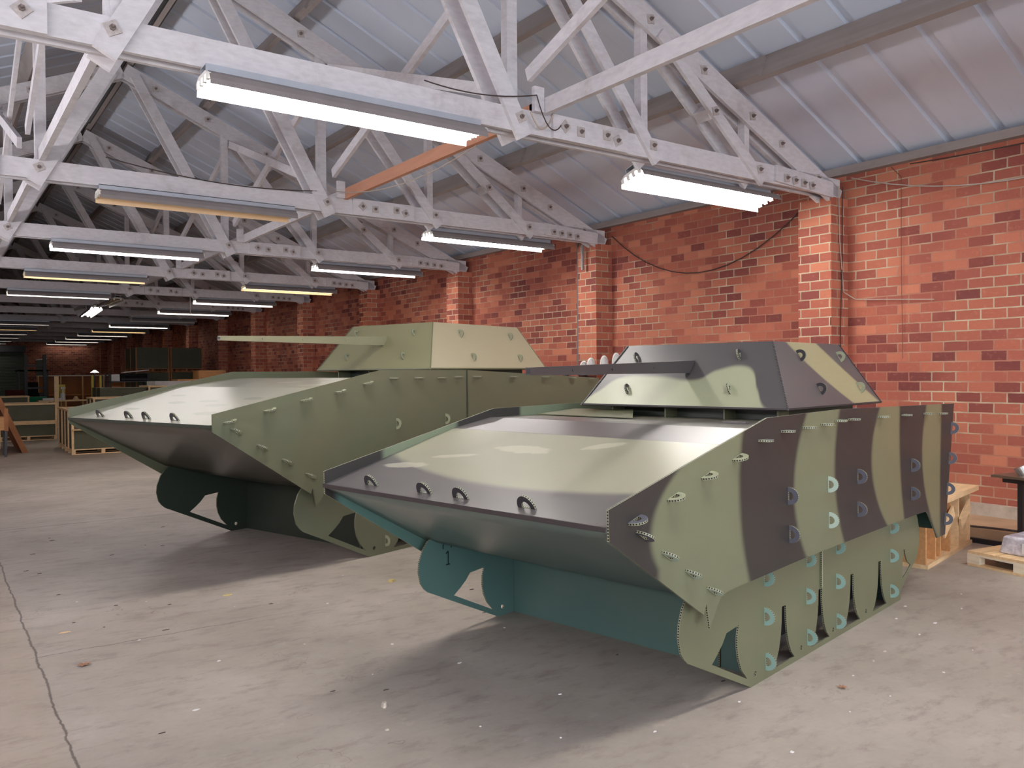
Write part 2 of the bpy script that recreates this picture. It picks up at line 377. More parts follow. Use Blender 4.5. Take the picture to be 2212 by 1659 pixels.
M['turret_green'] = sheet_mat('yellow_olive_turret_paint', lambda m: lin(134, 132, 100), .4)
M['turret_green_lit'] = sheet_mat('olive_turret_paint_lit', lambda m: lin(176, 167, 138), .3)  # same olive as the front, lightened for the stronger light on the side
M['gun_green'] = sheet_mat('pale_olive_gun_paint', lambda m: lin(140, 138, 112))
M['tab_olive'] = grainy('olive_locking_tab', lin(150, 154, 128), .5, .4, .05, 5)
M['tab_lite'] = grainy('pale_teal_locking_tab', lin(176, 196, 184), .5, .4, .05, 5)
M['tab_teal'] = grainy('teal_locking_tab', lin(138, 172, 164), .5, .4, .05, 5)
M['tab_grey'] = grainy('blue_grey_locking_tab', lin(90, 91, 101), .5, .4, .05, 5)
M['tab_dark'] = grainy('dark_locking_tab', lin(54, 52, 56), .5, .4, .05, 5)
M['ink'] = grainy('black_cut_lettering', lin(18, 40, 42), .7, .2, .05, 5)
M['glass_dark'] = grainy('dark_ridge_glazing', lin(60, 66, 66), .2, .6, .2, 4)

# ------------------------------------------------------------------ the shell
XL, XR, YE, ZS = -4.36, 10.1, 63.2, .437
def roofz(x): return 4.6+ZS*(10.1-x) if x >= 2.87 else 4.6+ZS*(x-(-4.36))
mb = MB(); mb.box(-4.4, 10.2, -8.2, YE+.2, -.2, 0); struct(mb.build('floor', M['floor']))
mb = MB(); mb.box(9.15, 10.12, -8.2, YE, 0, .15); struct(mb.build('trim_1', M['curb']))
mb = MB(); mb.box(10.0, 10.12, -8.2, YE, .15, .285); struct(mb.build('trim_4', grainy('pale_concrete_footing', lin(186, 172, 156), .8, .2, .2, 6, dirt=lin(140, 124, 108))))
# right wall with its brick pilasters
mb = MB(); mb.box(10.1, 10.4, -8.2, YE+.3, 0, 4.55)
for k in range(-3, 13):
    y = Y0+S*k-.02; mb.box(9.72, 10.1, y, y+.50, .0, 4.15)
struct(mb.build('wall_right', M['brick'], boxuv=True))
mb = MB(); mb.box(XL-.3, XL, -8.2, YE+.3, 0, 4.55); struct(mb.build('wall_left', M['brick'], boxuv=True))
# end wall with gable, opening for the shutter
mb = MB(); y = YE
mb.box(5.2, 10.1, y, y+.3, 0, 4.6).box(-4.36, 1.0, y, y+.3, 0, 4.6).box(1.0, 5.2, y, y+.3, 3.62, 4.6)
k = len(mb.v); mb.v += [(-4.36, y, 4.6), (10.1, y, 4.6), (2.87, y, 7.8), (-4.36, y+.3, 4.6), (10.1, y+.3, 4.6), (2.87, y+.3, 7.8)]
mb.f += [(k, k+1, k+2), (k+5, k+4, k+3)]; mb.m += [0, 0]
struct(mb.build('wall_far', M['brick'], boxuv=True))
d = struct(MB().box(1.0, 5.2, YE+.1, YE+.14, 0, 3.62).build('door_1', M['shutter']))
MB().box(.9, 5.3, YE-.25, YE, 3.5, 3.9).build('roller_box', M['dark_grey'], d)
# roof: pressed sheets with ribs running down the slope
prof = []; yy = -8.2
while yy < YE+.4:
    prof += [(yy, 0), (yy+.44, 0), (yy+.458, .045), (yy+.53, .045), (yy+.548, 0)]; yy += .578
mb = MB()
for side in (0, 1):
    k = len(mb.v)
    for (y, h) in prof:
        if side == 0: a = (10.5, roofz(10.5)); b = (2.87, roofz(2.87))
        else: a = (-4.8, roofz(-4.8)); b = (2.87, roofz(2.87))
        mb.v += [(a[0], y, a[1]+h), (b[0], y, b[1]+h)]
    for i in range(len(prof)-1): mb.f.append((k+2*i, k+2*i+1, k+2*i+3, k+2*i+2)); mb.m.append(0)
struct(mb.build('ceiling', M['roof']))
mb = MB(); mb.box(9.98, 10.4, -8.2, YE+.3, 4.47, 4.575); struct(mb.build('trim_2', M['grey_wood']))
mb = MB(); mb.box(-4.7, -4.24, -8.2, YE+.3, 4.47, 4.575); struct(mb.build('trim_3', M['grey_wood']))
# dark glazed ridge strip with shiny seam
mb = MB(); mb.box(2.66, 3.08, -8, YE, 7.40, 7.46); mb.box(2.84, 2.90, -8, YE, 7.36, 7.40)
o = mb.build('ridge_ventilator', M['glass_dark']); tag(o, 'dark glazed ventilator strip running under the roof ridge', 'ventilator')
# purlins
sl = math.atan(ZS)
for sgn, xs in ((1, (8.0, 6.2, 4.4, 3.12)), (-1, (8.0, 6.2, 4.4, 3.12))):
    for j, xp in enumerate(xs):
        zz = roofz(xp)-.01; X = xp if sgn > 0 else 2*2.87-xp
        # a board standing square to the slope
        nx, nz = -math.sin(sl)*sgn, -math.cos(sl)
        c = Vector((X+nx*.15, 0, zz+nz*.15))
        mb = MB(); mb.beam((c.x, -8, c.z), (c.x, YE, c.z), .07, .30, side=(math.cos(sl), 0, -math.sin(sl)*sgn))
        for k in range(0, 8):
            yk = Y0+S*k+.1; mb.beam((c.x-sgn*.05, yk-.45, c.z), (c.x-sgn*.05, yk+.45, c.z), .05, .27, side=(math.cos(sl), 0, -math.sin(sl)*sgn))
        pos = ['lowest', 'second from the wall', 'third from the wall', 'topmost, beside the ridge'][j]
        tag(mb.build('roof_purlin', M['grey_wood']), 'long grey timber purlin under the %s roof slope, %s' % ('right' if sgn > 0 else 'left', pos), 'beam', 'purlins carrying the roof sheets')

# ------------------------------------------------------------------ trusses
bolt_cache = {}
def bolt(parent, x, y, z, rot=0, sz=.10):
    key = round(rot, 2)
    if key not in bolt_cache:
        h = sz/2; ca, sa = math.cos(rot), math.sin(rot); mb = MB()
        P = [(ca*a-sa*b, sa*a+ca*b) for a, b in ((-h, -h), (h, -h), (h, h), (-h, h))]
        mb.quadbox([(P[i][0], 0, P[i][1]) for i in range(4)]+[(P[i][0]*.96, -.009, P[i][1]*.96) for i in range(4)])
        mb.cyl((0, -.009, 0), (0, -.03, 0), .022, 6, 1); mb.cyl((0, -.03, 0), (0, -.055, 0), .009, 6, 1)
        me = mb.build('bolt_plate', [M['bolt'], M['nut']]); bolt_cache[key] = me.data; bpy.data.objects.remove(me)
    o = bpy.data.objects.new('bolt_plate', bolt_cache[key]); COL.objects.link(o); o.parent = parent; o.location = (x, y, z)
def rz(x): return 4.27+ZS*(9.65-x)          # rafter centre line
def truss():
    t = thing('roof_truss', (2.87, Y0, 0), '', 'roof truss', group='timber roof trusses'); W = M['white_wood']
    def B(name, segs):
        mb = MB()
        for s_ in segs: mb.beam(*s_)
        return mb.build(name, W, t)
    X = lambda x: x-2.87
    # bottom chord in two planks
    for yy in (.0225, .1775): B('bottom_chord', [((X(-4.2), yy, 4.285), (X(9.95), yy, 4.285), .045, .225)])
    for sg in (1, -1):
        for yy in (.0225, .1775):
            B('rafter', [((sg*X(9.95), yy, rz(9.95)), (sg*.02, yy, rz(2.89)), .045, .26)])
        for yy in (-.0225, .2225):
            B('strut', [((sg*X(4.70), yy, 4.12), (sg*X(3.05), yy, 7.15), .045, .17)])
            B('strut', [((sg*X(6.50), yy, 4.14), (sg*X(4.75), yy, 6.30), .045, .14)])
            B('strut', [((sg*X(8.30), yy, 4.16), (sg*X(6.55), yy, 5.55), .045, .14)])
        B('spacer_block', [((sg*X(7.42), .0, 4.86), (sg*X(7.42), .2, 4.86), .16, .13, (1, 0, .78))])
        for xx, wd in ((4.62, .12), (6.38, .10), (8.10, .09)):
            B('post', [((sg*X(xx), .1, 4.2), (sg*X(xx), .1, rz(xx)), .10, wd)])
        B('splice_plate', [((sg*X(5.05), -.02, 4.285), (sg*X(6.05), -.02, 4.285), .04, .235)])
        B('heel_plate', [((sg*X(8.55), -.018, 4.30), (sg*X(9.75), -.018, 4.235), .036, .20)])
    for sg in (1, -1):
        for xx, zz, rt in ((5.20, 4.30, .8), (5.40, 4.28, 0), (5.75, 4.30, 0), (5.90, 4.27, .5), (8.75, 4.26, .1), (8.92, 4.25, .3), (9.1, 4.24, 0), (9.27, 4.23, .2)):
            bolt(t, sg*X(xx), -.042, zz, rt)
        for xx, zz, rt in ((4.65, 4.30, .5), (6.42, 4.30, .0), (8.22, 4.29, .3), (7.42, 4.85, .3), (4.9, 6.13, .1)):
            bolt(t, sg*X(xx), -.047, zz, rt)
        for xx in (9.45, 8.70, 8.14, 7.28, 6.43, 5.4, 4.3, 3.4): bolt(t, sg*X(xx), -.002, rz(xx), .15)
    return t
ORD = ['nearest', 'second', 'third', 'fourth', 'fifth', 'sixth', 'seventh', 'eighth', 'ninth', 'tenth', 'eleventh', 'twelfth', 'thirteenth']
T0 = truss()
NB = {}
for k in [0, -1]+list(range(1, NT)):
    lab = ('white timber roof truss nearest the camera, crossing the whole top of the picture' if k == 0 else
           'white timber roof truss, %s one counting back from the camera' % ORD[k])
    if k == 0: T0['label'] = lab; continue
    if k == -1: lab = 'white timber roof truss above the camera, out of the picture'
    if 0 < k < 6: c = copy_tree(T0, loc=(2.87, Y0+S*k, 0), label=lab)
    else:
        c = T0.copy(); COL.objects.link(c); c.location = (2.87, Y0+S*k, 0); c['label'] = lab
        for ch in T0.children:
            if ch.name.startswith('bolt_plate') or ch.name.startswith('spacer'): continue
            d = ch.copy(); COL.objects.link(d); d.parent = c
# longitudinal bracing: a level beam on the bottom chords and a crossing pair per bay
def brace(name, p0, p1, w_, h_, mat, label):
    o = MB().beam(p0, p1, w_, h_, side=(1, 0, 0)).build(name, mat); tag(o, label, 'beam', 'braces between the roof trusses'); return o
bay = ['before the nearest truss']+['between %s and %s trusses' % (ORD[i], ORD[i+1]) for i in range(NT-1)]
for k in range(0, 8):
    ya, yb = Y0+S*(k-1)+.24, Y0+S*k-.02
    for xx, sd in ((4.95, 'right'), (1.12, 'left')):
        if k == 0 and sd == 'left': continue
        raw = (k == 1 and sd == 'right')
        brace('tie_brace', (xx, ya-.22, 4.45), (xx, yb+.2, 4.45), .06, .15, M['orange_wood'] if raw else M['white_wood'],
              ('raw orange timber brace lying level ' if raw else 'level white timber brace, %s of ridge, ' % sd)+bay[k])
    for xx, sd in ((4.76, 'right'), (.98, 'left')):
        if k < 6 and not (k == 0 and sd == 'left'):
            brace('cross_brace', (xx, ya, 6.25), (xx, yb, 4.72), .05, .13, M['white_wood'], 'white brace sloping up towards the camera, %s of ridge, ' % sd + bay[k])
            if k > 0: brace('cross_brace', (xx-.06, ya, 4.62), (xx-.06, yb, 6.2), .05, .13, M['white_wood'], 'white brace sloping up away from camera, %s of ridge, ' % sd + bay[k])
for k in range(0, 4):
    tag(MB().box(4.80, 4.915, Y0+S*k-.07, Y0+S*k-.02, 4.38, 4.62).build('brace_block', M['white_wood']), 'white timber block beside the strut foot of the %s truss' % ORD[k], 'block', 'blocks at the brace ends')

# ------------------------------------------------------------------ light fittings
def fitting(state, far=False):
    t = thing('strip_light', (0, 0, 0), '', 'light fitting', group='fluorescent strip lights under the trusses')
    L = 1.22
    mb = MB()
    for q in ((-.07, -.062, .13, .185), (.062, .07, .13, .185), (-.07, .07, .178, .185)): mb.box(-L, L, *q)
    mb.build('housing', M['galv'], t)
    P = [(-.19, 0), (-.182, .045), (-.155, .09), (-.11, .12), (-.06, .132), (.06, .132), (.11, .12), (.155, .09), (.182, .045), (.19, 0)]
    Q = [(y*.975, z-.005 if z > 0 else 0) for y, z in P]; mb = MB()
    for i in range(len(P)-1):
        a, b = P[i], P[i+1]; c, d = Q[i+1], Q[i]
        mb.quadbox([(-L, d[0], d[1]), (-L, a[0], a[1]), (-L, b[0], b[1]), (-L, c[0], c[1]), (L, d[0], d[1]), (L, a[0], a[1]), (L, b[0], b[1]), (L, c[0], c[1])])
    mb.m = [1 if i % 6 == 3 else 0 for i in range(len(mb.f))]
    mb.build('reflector', [M['cream_enamel'] if state == 'off' and not far else M['white_enamel'], M['outer_grey']], t)
    mt = {'on': M['tube_cool'], 'warm': M['tube_warm'], 'off': M['off_tube'], 'far': M['tube_far'], 'end': M['tube_end']}[state]
    n = 2 if far else 4
    for i in range(n):
        yy = (-.135+.09*i) if n == 4 else (-.09+.18*i)
        tb = MB().cyl((-L+.03, yy, .07), (L-.03, yy, .07), .021 if n == 4 else .026, 8).build('tube', mt, t)
    for e in (-1, 1):
        mb = MB(); P = [(-.15, .092)]
        for i in range(n):
            yy = (-.135+.09*i) if n == 4 else (-.09+.18*i)
            P += [(yy-.024, .092), (yy-.02, .045), (yy+.02, .045), (yy+.024, .092)]
        P += [(.15, .092), (.09, .122), (-.09, .122)]
        k = len(P); x0, x1 = e*L-.012, e*L+.012
        mb.v = [(x0, a, b) for a, b in P]+[(x1, a, b) for a, b in P]
        mb.f = [tuple(range(k)), tuple(range(2*k-1, k-1, -1))]+[(i, i+k, (i+1) % k+k, (i+1) % k) for i in range(k)]; mb.m = [0]*len(mb.f)
        mb.build('end_socket', M['white_enamel'], t)
    return t
protos = {}
def lamp(x, k, state, label, far=False, rz_=0, z=3.985, y=None, tilt=0):
    key = (state, far)
    yy = Y0+S*k+(-.04 if x < 5 else .36) if y is None else y
    rx = (-.28 if k <= 0 else 0 if k < 3 else -.07) if x > 5 and y is None else 0
    if x > 5 and y is None: z = 4.0
    if key not in protos: o = fitting(state, far); protos[key] = o; o.location = (x, yy, z); o['label'] = label
    else: o = copy_tree(protos[key], loc=(x, yy, z), label=label)
    o.rotation_euler = (rx, tilt, rz_)
    if y is not None or x > 5:
        for e in (-.9, .9): MB().box(e-.02, e+.02, -.02, .02, .17, .21 if y is None else .42).build('hanger', M['galv'], o)
    return o
A, Bx = 2.93, 7.72
lamp(A, 0, 'on', 'largest blazing strip light, hung under the nearest truss')
lamp(Bx, 0, 'on', 'blazing strip light under the nearest truss close to the right wall pilaster')
lamp(A, 1, 'off', 'unlit strip light with cream tubes under the second truss')
lamp(Bx, 1, 'on', 'lit strip light under the second truss near the right wall')
lamp(A, 2, 'on', 'lit strip light left of centre under the third truss')
lamp(Bx, 2, 'on', 'lit strip light under the third truss near the right wall')
lamp(A, 3, 'warm', 'dim amber strip light on the left under the fourth truss')
lamp(Bx, 3, 'warm', 'dim yellowish strip light under the fourth truss near the right wall')
lamp(A, 4, 'far', 'thin white strip light at the left picture edge under the fifth truss', True)
lamp(Bx, 4, 'far', 'thin white strip light under the fifth truss, right row', True)
lamp(Bx, 5, 'far', 'thin white strip light under the sixth truss, right row', True)
lamp(Bx, 6, 'off', 'dark unlit strip light under the seventh truss, right row', True)
lamp(Bx, 7, 'far', 'thin white strip light under the eighth truss, right row', True)
lamp(Bx, 8, 'warm', 'amber strip light under the ninth truss, right row', True)
for k in range(9, 13): lamp(Bx, k, 'end', 'small far strip light under the %s truss, right row' % ORD[k], True)
for k in range(7, 13): lamp(A, k, 'warm' if k == 8 else 'end', 'small far strip light at the left edge under the %s truss' % ORD[k], True)
o = lamp(4.5, 5, 'far', 'lit strip light turned lengthwise and tilted, hanging between the two rows', True, math.radians(90), 3.95, 30.85, .05)
o = lamp(4.5, 4, 'off', 'unlit strip light turned lengthwise in front of the tilted lit one', True, math.radians(90), 4.0, 27.2)
tag(MB().box(4.47, 4.53, Y0+S*5+.205, Y0+S*6-.005, 4.30, 4.38).build('lamp_batten', M['white_wood']), 'timber batten holding up the lengthwise tilted strip light beyond the sixth truss', 'batten')
# fittings over the photographer's head light the near bay
lamp(A, -1, 'on', 'strip light over the camera, left row'); lamp(Bx, -1, 'on', 'strip light over the camera, right row', y=Y0-S+.1)

# ------------------------------------------------------------------ cables and conduit
def cable(name, pts, r, mat, label, cat='cable'):
    return tag(MB().tube(pts, r).build(name, mat), label, cat)
def sag(p0, p1, d, n=14):
    p0 = Vector(p0); p1 = Vector(p1); return [tuple(p0.lerp(p1, i/n)-Vector((0, 0, d*4*(i/n)*(1-i/n)))) for i in range(n+1)]
cable('cable', sag((10.06, 11.0, 4.30), (10.06, 6.95, 4.22), .82), .008, M['wire'], 'thin cable sagging on the brick wall between the first and second pilasters')
cable('cable', sag((10.06, 6.3, 4.42), (10.06, 2.4, 4.30), .35), .008, M['wire_light'], 'thin pale cable drooping across the wall right of the nearest pilaster')
cable('cable', sag((10.06, 5.5, 4.44), (10.06, 2.4, 4.45), .05), .006, M['wire'], 'dark cable strung straight along the wall top at right')
cable('cable', [(9.95, 6.36, 4.3), (9.94, 6.36, 3.4), (9.90, 6.36, 2.4), (9.93, 6.36, .3)], .006, M['wire'], 'dark cable hanging down the near face of the nearest pilaster')
cable('cable', [(9.86, 6.36, 4.3), (9.88, 6.36, 3.6), (9.97, 6.36, 2.9), (10.07, 6.25, 2.8), (10.06, 5.2, 2.72)], .006, M['wire_light'], 'thin pale cable down the nearest pilaster, bending onto the wall')
cable('cable', [(10.07, 5.75, 4.45), (10.07, 5.62, 4.3), (10.07, 5.62, 3.2), (10.07, 5.6, 2.0)], .004, M['wire_brown'], 'dark cable hanging on the wall right of the nearest pilaster')
cable('conduit', [(10.03, 11.92, .3), (10.03, 11.92, 4.35)], .022, M['conduit'], 'grey conduit pipe running up the wall beside the second pilaster', 'pipe')
cable('conduit', [(9.62, 11.3, 3.7), (9.62, 11.3, 4.15)], .03, M['conduit'], 'short grey conduit stub under the heel of the second truss', 'pipe')
cable('cable', sag((1.8, 11.03, 4.52), (4.5, 11.03, 4.44), .10), .007, M['wire'], 'loose dark cable draped along the second truss bottom chord')
cable('cable', sag((4.75, 11.0, 4.46), (4.95, 7.6, 4.36), .18), .007, M['wire_light'], 'loose pale cable looping under the orange brace')
cable('cable', sag((3.6, 6.36, 4.44), (4.8, 6.30, 4.52), .06)+sag((4.8, 6.30, 4.52), (5.1, 6.3, 4.28), .16, 8), .006, M['wire'], 'thin wire looping around the strut foot of the nearest truss')
cable('cable', sag((4.75, 6.33, 4.36), (5.03, 6.33, 4.40), .16, 10), .009, M['wire_light'], 'short pale flex loop beside the bolt plates of the nearest truss')
cable('hanging_wire', [(6.3, Y0+S*4+.02, 4.2), (6.3, Y0+S*4+.02, 3.65)], .012, M['wire_light'], 'thin wire hanging from the fifth truss bottom chord', 'wire')

# ------------------------------------------------------------------ mock tanks
def halfring(ro, po, ri, pi_, n=12):
    """D-shaped ring in (t,n): t along the slot, n outwards"""
    outer = [(-ro, -.01)]+[(-ro*math.cos(math.pi*i/n), po*math.sin(math.pi*i/n)) for i in range(1, n)]+[(ro, -.01)]
    inner = [(-ri*math.cos(math.pi*i/8), .003+pi_*math.sin(math.pi*i/8)) for i in range(0, 9)]
    return outer, inner
tabmesh = {}
def tab(parent, pos, nrm, tan, mat, size=1.0, rim='rim'):
    key = (mat, rim, round(size, 2))
    if key not in tabmesh:
        ou, inn = halfring(.054*size, .066*size, .027*size, .034*size, 16)
        o = plate('locking_tab', ou, [inn], lambda u, v, w: (u, v, w-.006), .012, [M[mat], M[mat], M[rim]], None)
        tabmesh[key] = o.data; bpy.data.objects.remove(o)
    o = bpy.data.objects.new('locking_tab', tabmesh[key]); COL.objects.link(o); o.parent = parent
    n = Vector(nrm).normalized(); t = Vector(tan); t = (t-n*t.dot(n)).normalized(); b = t.cross(n)
    o.matrix_local = Matrix(((t.x, n.x, b.x, pos[0]), (t.y, n.y, b.y, pos[1]), (t.z, n.z, b.z, pos[2]), (0, 0, 0, 1)))
    if mat in ('tab_lite', 'tab_teal', 'tab_grey') : o['label'] = {'tab_lite': 'pale', 'tab_teal': 'teal', 'tab_grey': 'blue grey'}[mat]+' D-shaped tab'
    return o
def arc(cx, cz, r, a0, a1, n=8): return [(cx+r*math.cos(math.radians(a0+(a1-a0)*i/n)), cz+r*math.sin(math.radians(a0+(a1-a0)*i/n))) for i in range(n+1)]
def wheelgap(cx, s, hole_h=.39):
    w = .028
    L = [(cx-.150, .033), (cx-.105, .075), (cx-.070, .135), (cx-.046, .21), (cx-w-.004, .30), (cx-w, hole_h)]
    return [(x*s, z*s) for x, z in (L+[(2*cx-x, z) for x, z in L[::-1]])]
def circle(cx, cz, r, s, n=14): return [((cx+r*math.cos(2*math.pi*i/n))*s, (cz+r*math.sin(2*math.pi*i/n))*s) for i in range(n)]
def tank(name, label, O, yaw_, w, s, prof, deckp, track_s, mats, tur, gun, rear_a):
    """s scales the running gear; w is the spacing of the two track plates; prof is the side-plate outline"""
    t = thing(name, (O[0], O[1], 0), label, 'mock tank', yaw_); th = .012*s; ov = .08
    mo, mi, rim = M[mats['side']], M[mats['inner']], M['rim']
    # side plates (outer face towards -b for the near one)
    plate('side_panel', prof, [], lambda u, v, q: (u, -ov+q, v), th, [mo, M[mats['side_in']], M[mats.get('rim', 'rim')]], t)
    plate('side_panel', prof, [], lambda u, v, q: (u, w+ov-q, v), th, [mo, M[mats['far_in']], rim], t)
    # track plates
    tp = [(-.689, .675), (-.735, .62), (-.768, .54), (-.775, .47), (-.755, .39), (-.725, .35), (-.688, .319), (0, 0), (2.518, 0), (2.53, .075), (2.776, .214), (2.87, .25), (2.93, .31), (2.97, .40), (2.97, .50), (2.93, .60), (2.86, .70), (2.7, .80), (-.45, .80)]
    tp = [(x*s, z*s) for x, z in tp]
    g1 = [(-.285, .386), (-.140, .400), (-.158, .34), (-.160, .27), (-.145, .20), (-.11, .13), (-.045, .062), (-.445, .250), (-.38, .295), (-.33, .335)]
    holes = [[(x*s, z*s) for x, z in g1]]+[wheelgap(c, s) for c in (.43, .97, 1.515, 2.06)]
    holes += [circle(c, .065, .017, s, 12) for c in (.053, .674, 1.18, 1.78)]
    g6 = [(2.585, .395), (2.615, .39), (2.64, .33), (2.68, .28), (2.76, .24), (2.65, .19), (2.56, .16), (2.565, .30)]
    holes.append([(x*s, z*s) for x, z in g6])
    tn = plate('track_panel', tp, holes, lambda u, v, q: (u, q, v), th, [M[mats['track']], M[mats['teal']], M[mats['rimt']]], t)
    tf = plate('track_panel', tp, holes, lambda u, v, q: (u, w-q, v), th, [M[mats['track']], M[mats['teal']], M[mats['rimt']]], t)
    if mats.get('text'):
        # cut lettering on the inner face of the far track panel
        y = w-th-.002
        def stroke(par, pts, wd=.007):
            mb = MB()
            for a, b in zip(pts[:-1], pts[1:]): mb.beam((a[0], y, a[1]), (b[0], y, b[1]), .002, wd, side=(0, 1, 0))
            return mb.build('cut_letter', M['ink'], par)
        zt, zb = .682, .602
        stroke(tf, [(-.548, zt), (-.548, zb)]).name = 'letter_f'; 
        stroke(tf, [(-.548, zt), (-.505, zt)]); stroke(tf, [(-.548, .655), (-.515, .655)])
        stroke(tf, [(-.470, zt), (-.470, zb)])
        stroke(tf, [(-.385, zt), (-.43, zt), (-.44, .67), (-.44, .635), (-.428, zb+.008), (-.405, zb+.002), (-.388, .62), (-.388, .648), (-.408, .648)])
        stroke(tf, [(-.520, .565), (-.500, .580), (-.500, .485)]); stroke(tf, [(-.52, .485), (-.482, .485)])
    # pieces closing the rear of the wheel gaps (inner skirt) and the cross panels of the hull bottom
    sk = [(.0, .0), (2.45, .0), (2.45, .75), (-.0, .75)]
    plate('inner_skirt', [(x*s, z*s) for x, z in [(.17, .0), (2.5, .0), (2.5, .8), (.17, .8)]], [], lambda u, v, q: (u, .30*s+q, v), th, [M['black'] if mats.get('text') else M['dark_olive'], M[mats['teal']], rim], t)
    plate('front_cross_panel', [(.0, .0), (w-.03, .0), (w-.03, .72*s), (0, .72*s)], [], lambda u, v, q: (.18*s-q, u+.015, v), -th, [M[mats['teal']], M[mats['teal']], M['rim_teal']], t)
    plate('rear_cross_panel', [(.0, .0), (w-.03, .0), (w-.03, .72*s), (0, .72*s)], [], lambda u, v, q: (2.42*s-q, u+.015, v), th, [M[mats['teal']], M[mats['teal']], M['rim_teal']], t)
    # deck: nose slope, hinge, flat
    mb = MB(); D = deckp; tk = .010*s
    for (a0, z0), (a1, z1) in zip(D[:-1], D[1:]):
        mb.quadbox([(a0, -ov+th, z0-tk), (a1, -ov+th, z1-tk), (a1, w+ov-th, z1-tk), (a0, w+ov-th, z0-tk), (a0, -ov+th, z0), (a1, -ov+th, z1), (a1, w+ov-th, z1), (a0, w+ov-th, z0)])
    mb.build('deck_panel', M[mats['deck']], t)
    # dark front lip of the deck
    a0, z0 = D[0]; MB().box(a0-.012, a0, -ov+th, w+ov-th, z0-.022*s, z0+.002).build('deck_lip', M[mats['lip']], t)
    # bowed lower nose panel
    vx, vz = prof[2]; mb = MB(); nu, nv = 18, 8; k = 0
    xe, ze = vx+.02, vz+.085*s
    def low(i, j):
        b = -ov+th+(w+2*ov-2*th)*i/nu; q = j/nv; sagb = math.sin(math.pi*i/nu)
        x = a0-.004+(xe-a0)*q+.40*s*q*sagb; z = z0-.02*s+(ze-z0+.02*s)*q-.135*s*q*sagb-.04*s*math.sin(math.pi*q)*sagb
        return (x, b, z)
    for i in range(nu+1):
        for j in range(nv+1): mb.v.append(low(i, j))
    for i in range(nu):
        for j in range(nv): k = i*(nv+1)+j; mb.f.append((k, k+nv+1, k+nv+2, k+1)); mb.m.append(0)
    o = mb.build('lower_nose_panel', M[mats['lower']], t, smooth=True)
    sm = o.modifiers.new('thickness', 'SOLIDIFY'); sm.thickness = .01; sm.offset = -1
    # hull floor and rear panel
    MB().box(xe+.35*s, rear_a[1]-.05, -ov+th, w+ov-th, .70*s, .712*s).build('hull_floor', M[mats['teal']], t)
    (rt, rb, rzt, rzb) = rear_a
    mb = MB(); mb.quadbox([(rb-.02, -ov+th, rzb), (rb, -ov+th, rzb), (rb, w+ov-th, rzb), (rb-.02, w+ov-th, rzb), (rt-.03, -ov+th, rzt), (rt-.01, -ov+th, rzt), (rt-.01, w+ov-th, rzt), (rt-.03, w+ov-th, rzt)])
    mb.build('rear_panel', M[mats['inner']], t)
    # turret
    (fa0, fa1, ra0, ra1, b0, b1, c0, c1, z0t, z1t) = tur
    tr = MB(); P = [(fa0, b0, z0t), (fa0, b1, z0t), (ra0, b1, z0t), (ra0, b0, z0t), (fa1, c0, z1t), (fa1, c1, z1t), (ra1, c1, z1t), (ra1, c0, z1t)]
    def pn(nm, idx, mt, lip=0):
        vs = [Vector(P[i]) for i in idx]; n = (vs[1]-vs[0]).cross(vs[2]-vs[0]).normalized(); cen = sum(vs, Vector())/4
        inn = Vector(((fa0+ra0)/2, (b0+b1)/2, (z0t+z1t)/2))
        if n.dot(cen-inn) < 0: n = -n
        q = [v-n*th for v in vs]; mb = MB(); mb.quadbox([*q, *vs]); mb.m = [0, 0, 1, 1, 1, 1]
        return mb.build(nm, [mt, M[mats['tedge']]], t)
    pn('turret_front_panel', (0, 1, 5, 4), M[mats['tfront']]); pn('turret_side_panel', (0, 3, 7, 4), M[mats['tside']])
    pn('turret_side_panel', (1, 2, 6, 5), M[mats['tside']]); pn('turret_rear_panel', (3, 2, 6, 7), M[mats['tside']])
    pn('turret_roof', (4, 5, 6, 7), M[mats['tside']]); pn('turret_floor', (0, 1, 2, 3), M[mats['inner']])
    # corner strips with fluted edge
    for (i, j) in ((0, 4), (1, 5), (3, 7)):
        a, b = Vector(P[i]), Vector(P[j]); L = (b-a).length
        o = plate('turret_corner_edge', [(0, 0), (L, 0), (L, .012*s), (0, .012*s)], [], (lambda a, b, L: (lambda u, v, q: a.lerp(b, u/L)+Vector((-.004+v*.0, (v if a.y < w/2 else -v)-.006, 0))+Vector((-q, 0, 0))))(a, b, L), .005, [M[mats['rimt2']]]*3, t)
        me = o.data; uvl = me.uv_layers[0]
        for p in me.polygons:
            for l in p.loop_indices:
                c = me.vertices[me.loops[l].vertex_index].co; uvl.data[l].uv = ((c-a).dot((b-a).normalized()), .5)
    # turret ring: cross ribs standing on the deck
    zd = D[-2][1]; ra = fa0+.10*s
    mb = MB(); mb.box(ra+.16*s, ra+.18*s, b0+.12*s, b1-.12*s, zd-.03, z0t+.002)
    mb.box(ra+.16*s, ra0-.3*s, b0+.12*s, b0+.14*s, zd-.03, z0t+.002); mb.box(ra+.16*s, ra0-.3*s, b1-.14*s, b1-.12*s, zd-.03, z0t+.002)
    mb.build('turret_base', M['dark_olive'], t)
    for f_ in (.14, .42, .70, .93):
        bb = b1-(b1-b0)*f_; MB().box(ra, ra+.16*s, bb-.006, bb+.006, zd-.01, z0t).build('turret_rib', M['olive'], t)
    # gun: a tapering box
    (ga, gb, gz0, gz1, ta, tz0, tz1, gw) = gun
    mb = MB(); mb.quadbox([(ta, gb-gw*.6, tz0), (ga-.03, gb-gw, gz0), (ga-.03, gb+gw, gz0), (ta, gb+gw*.6, tz0), (ta, gb-gw*.6, tz1), (ga+.05, gb-gw, gz1), (ga+.05, gb+gw, gz1), (ta, gb+gw*.6, tz1)])
    g = mb.build('gun_barrel', M[mats['gun']], t)
    L = ga-ta
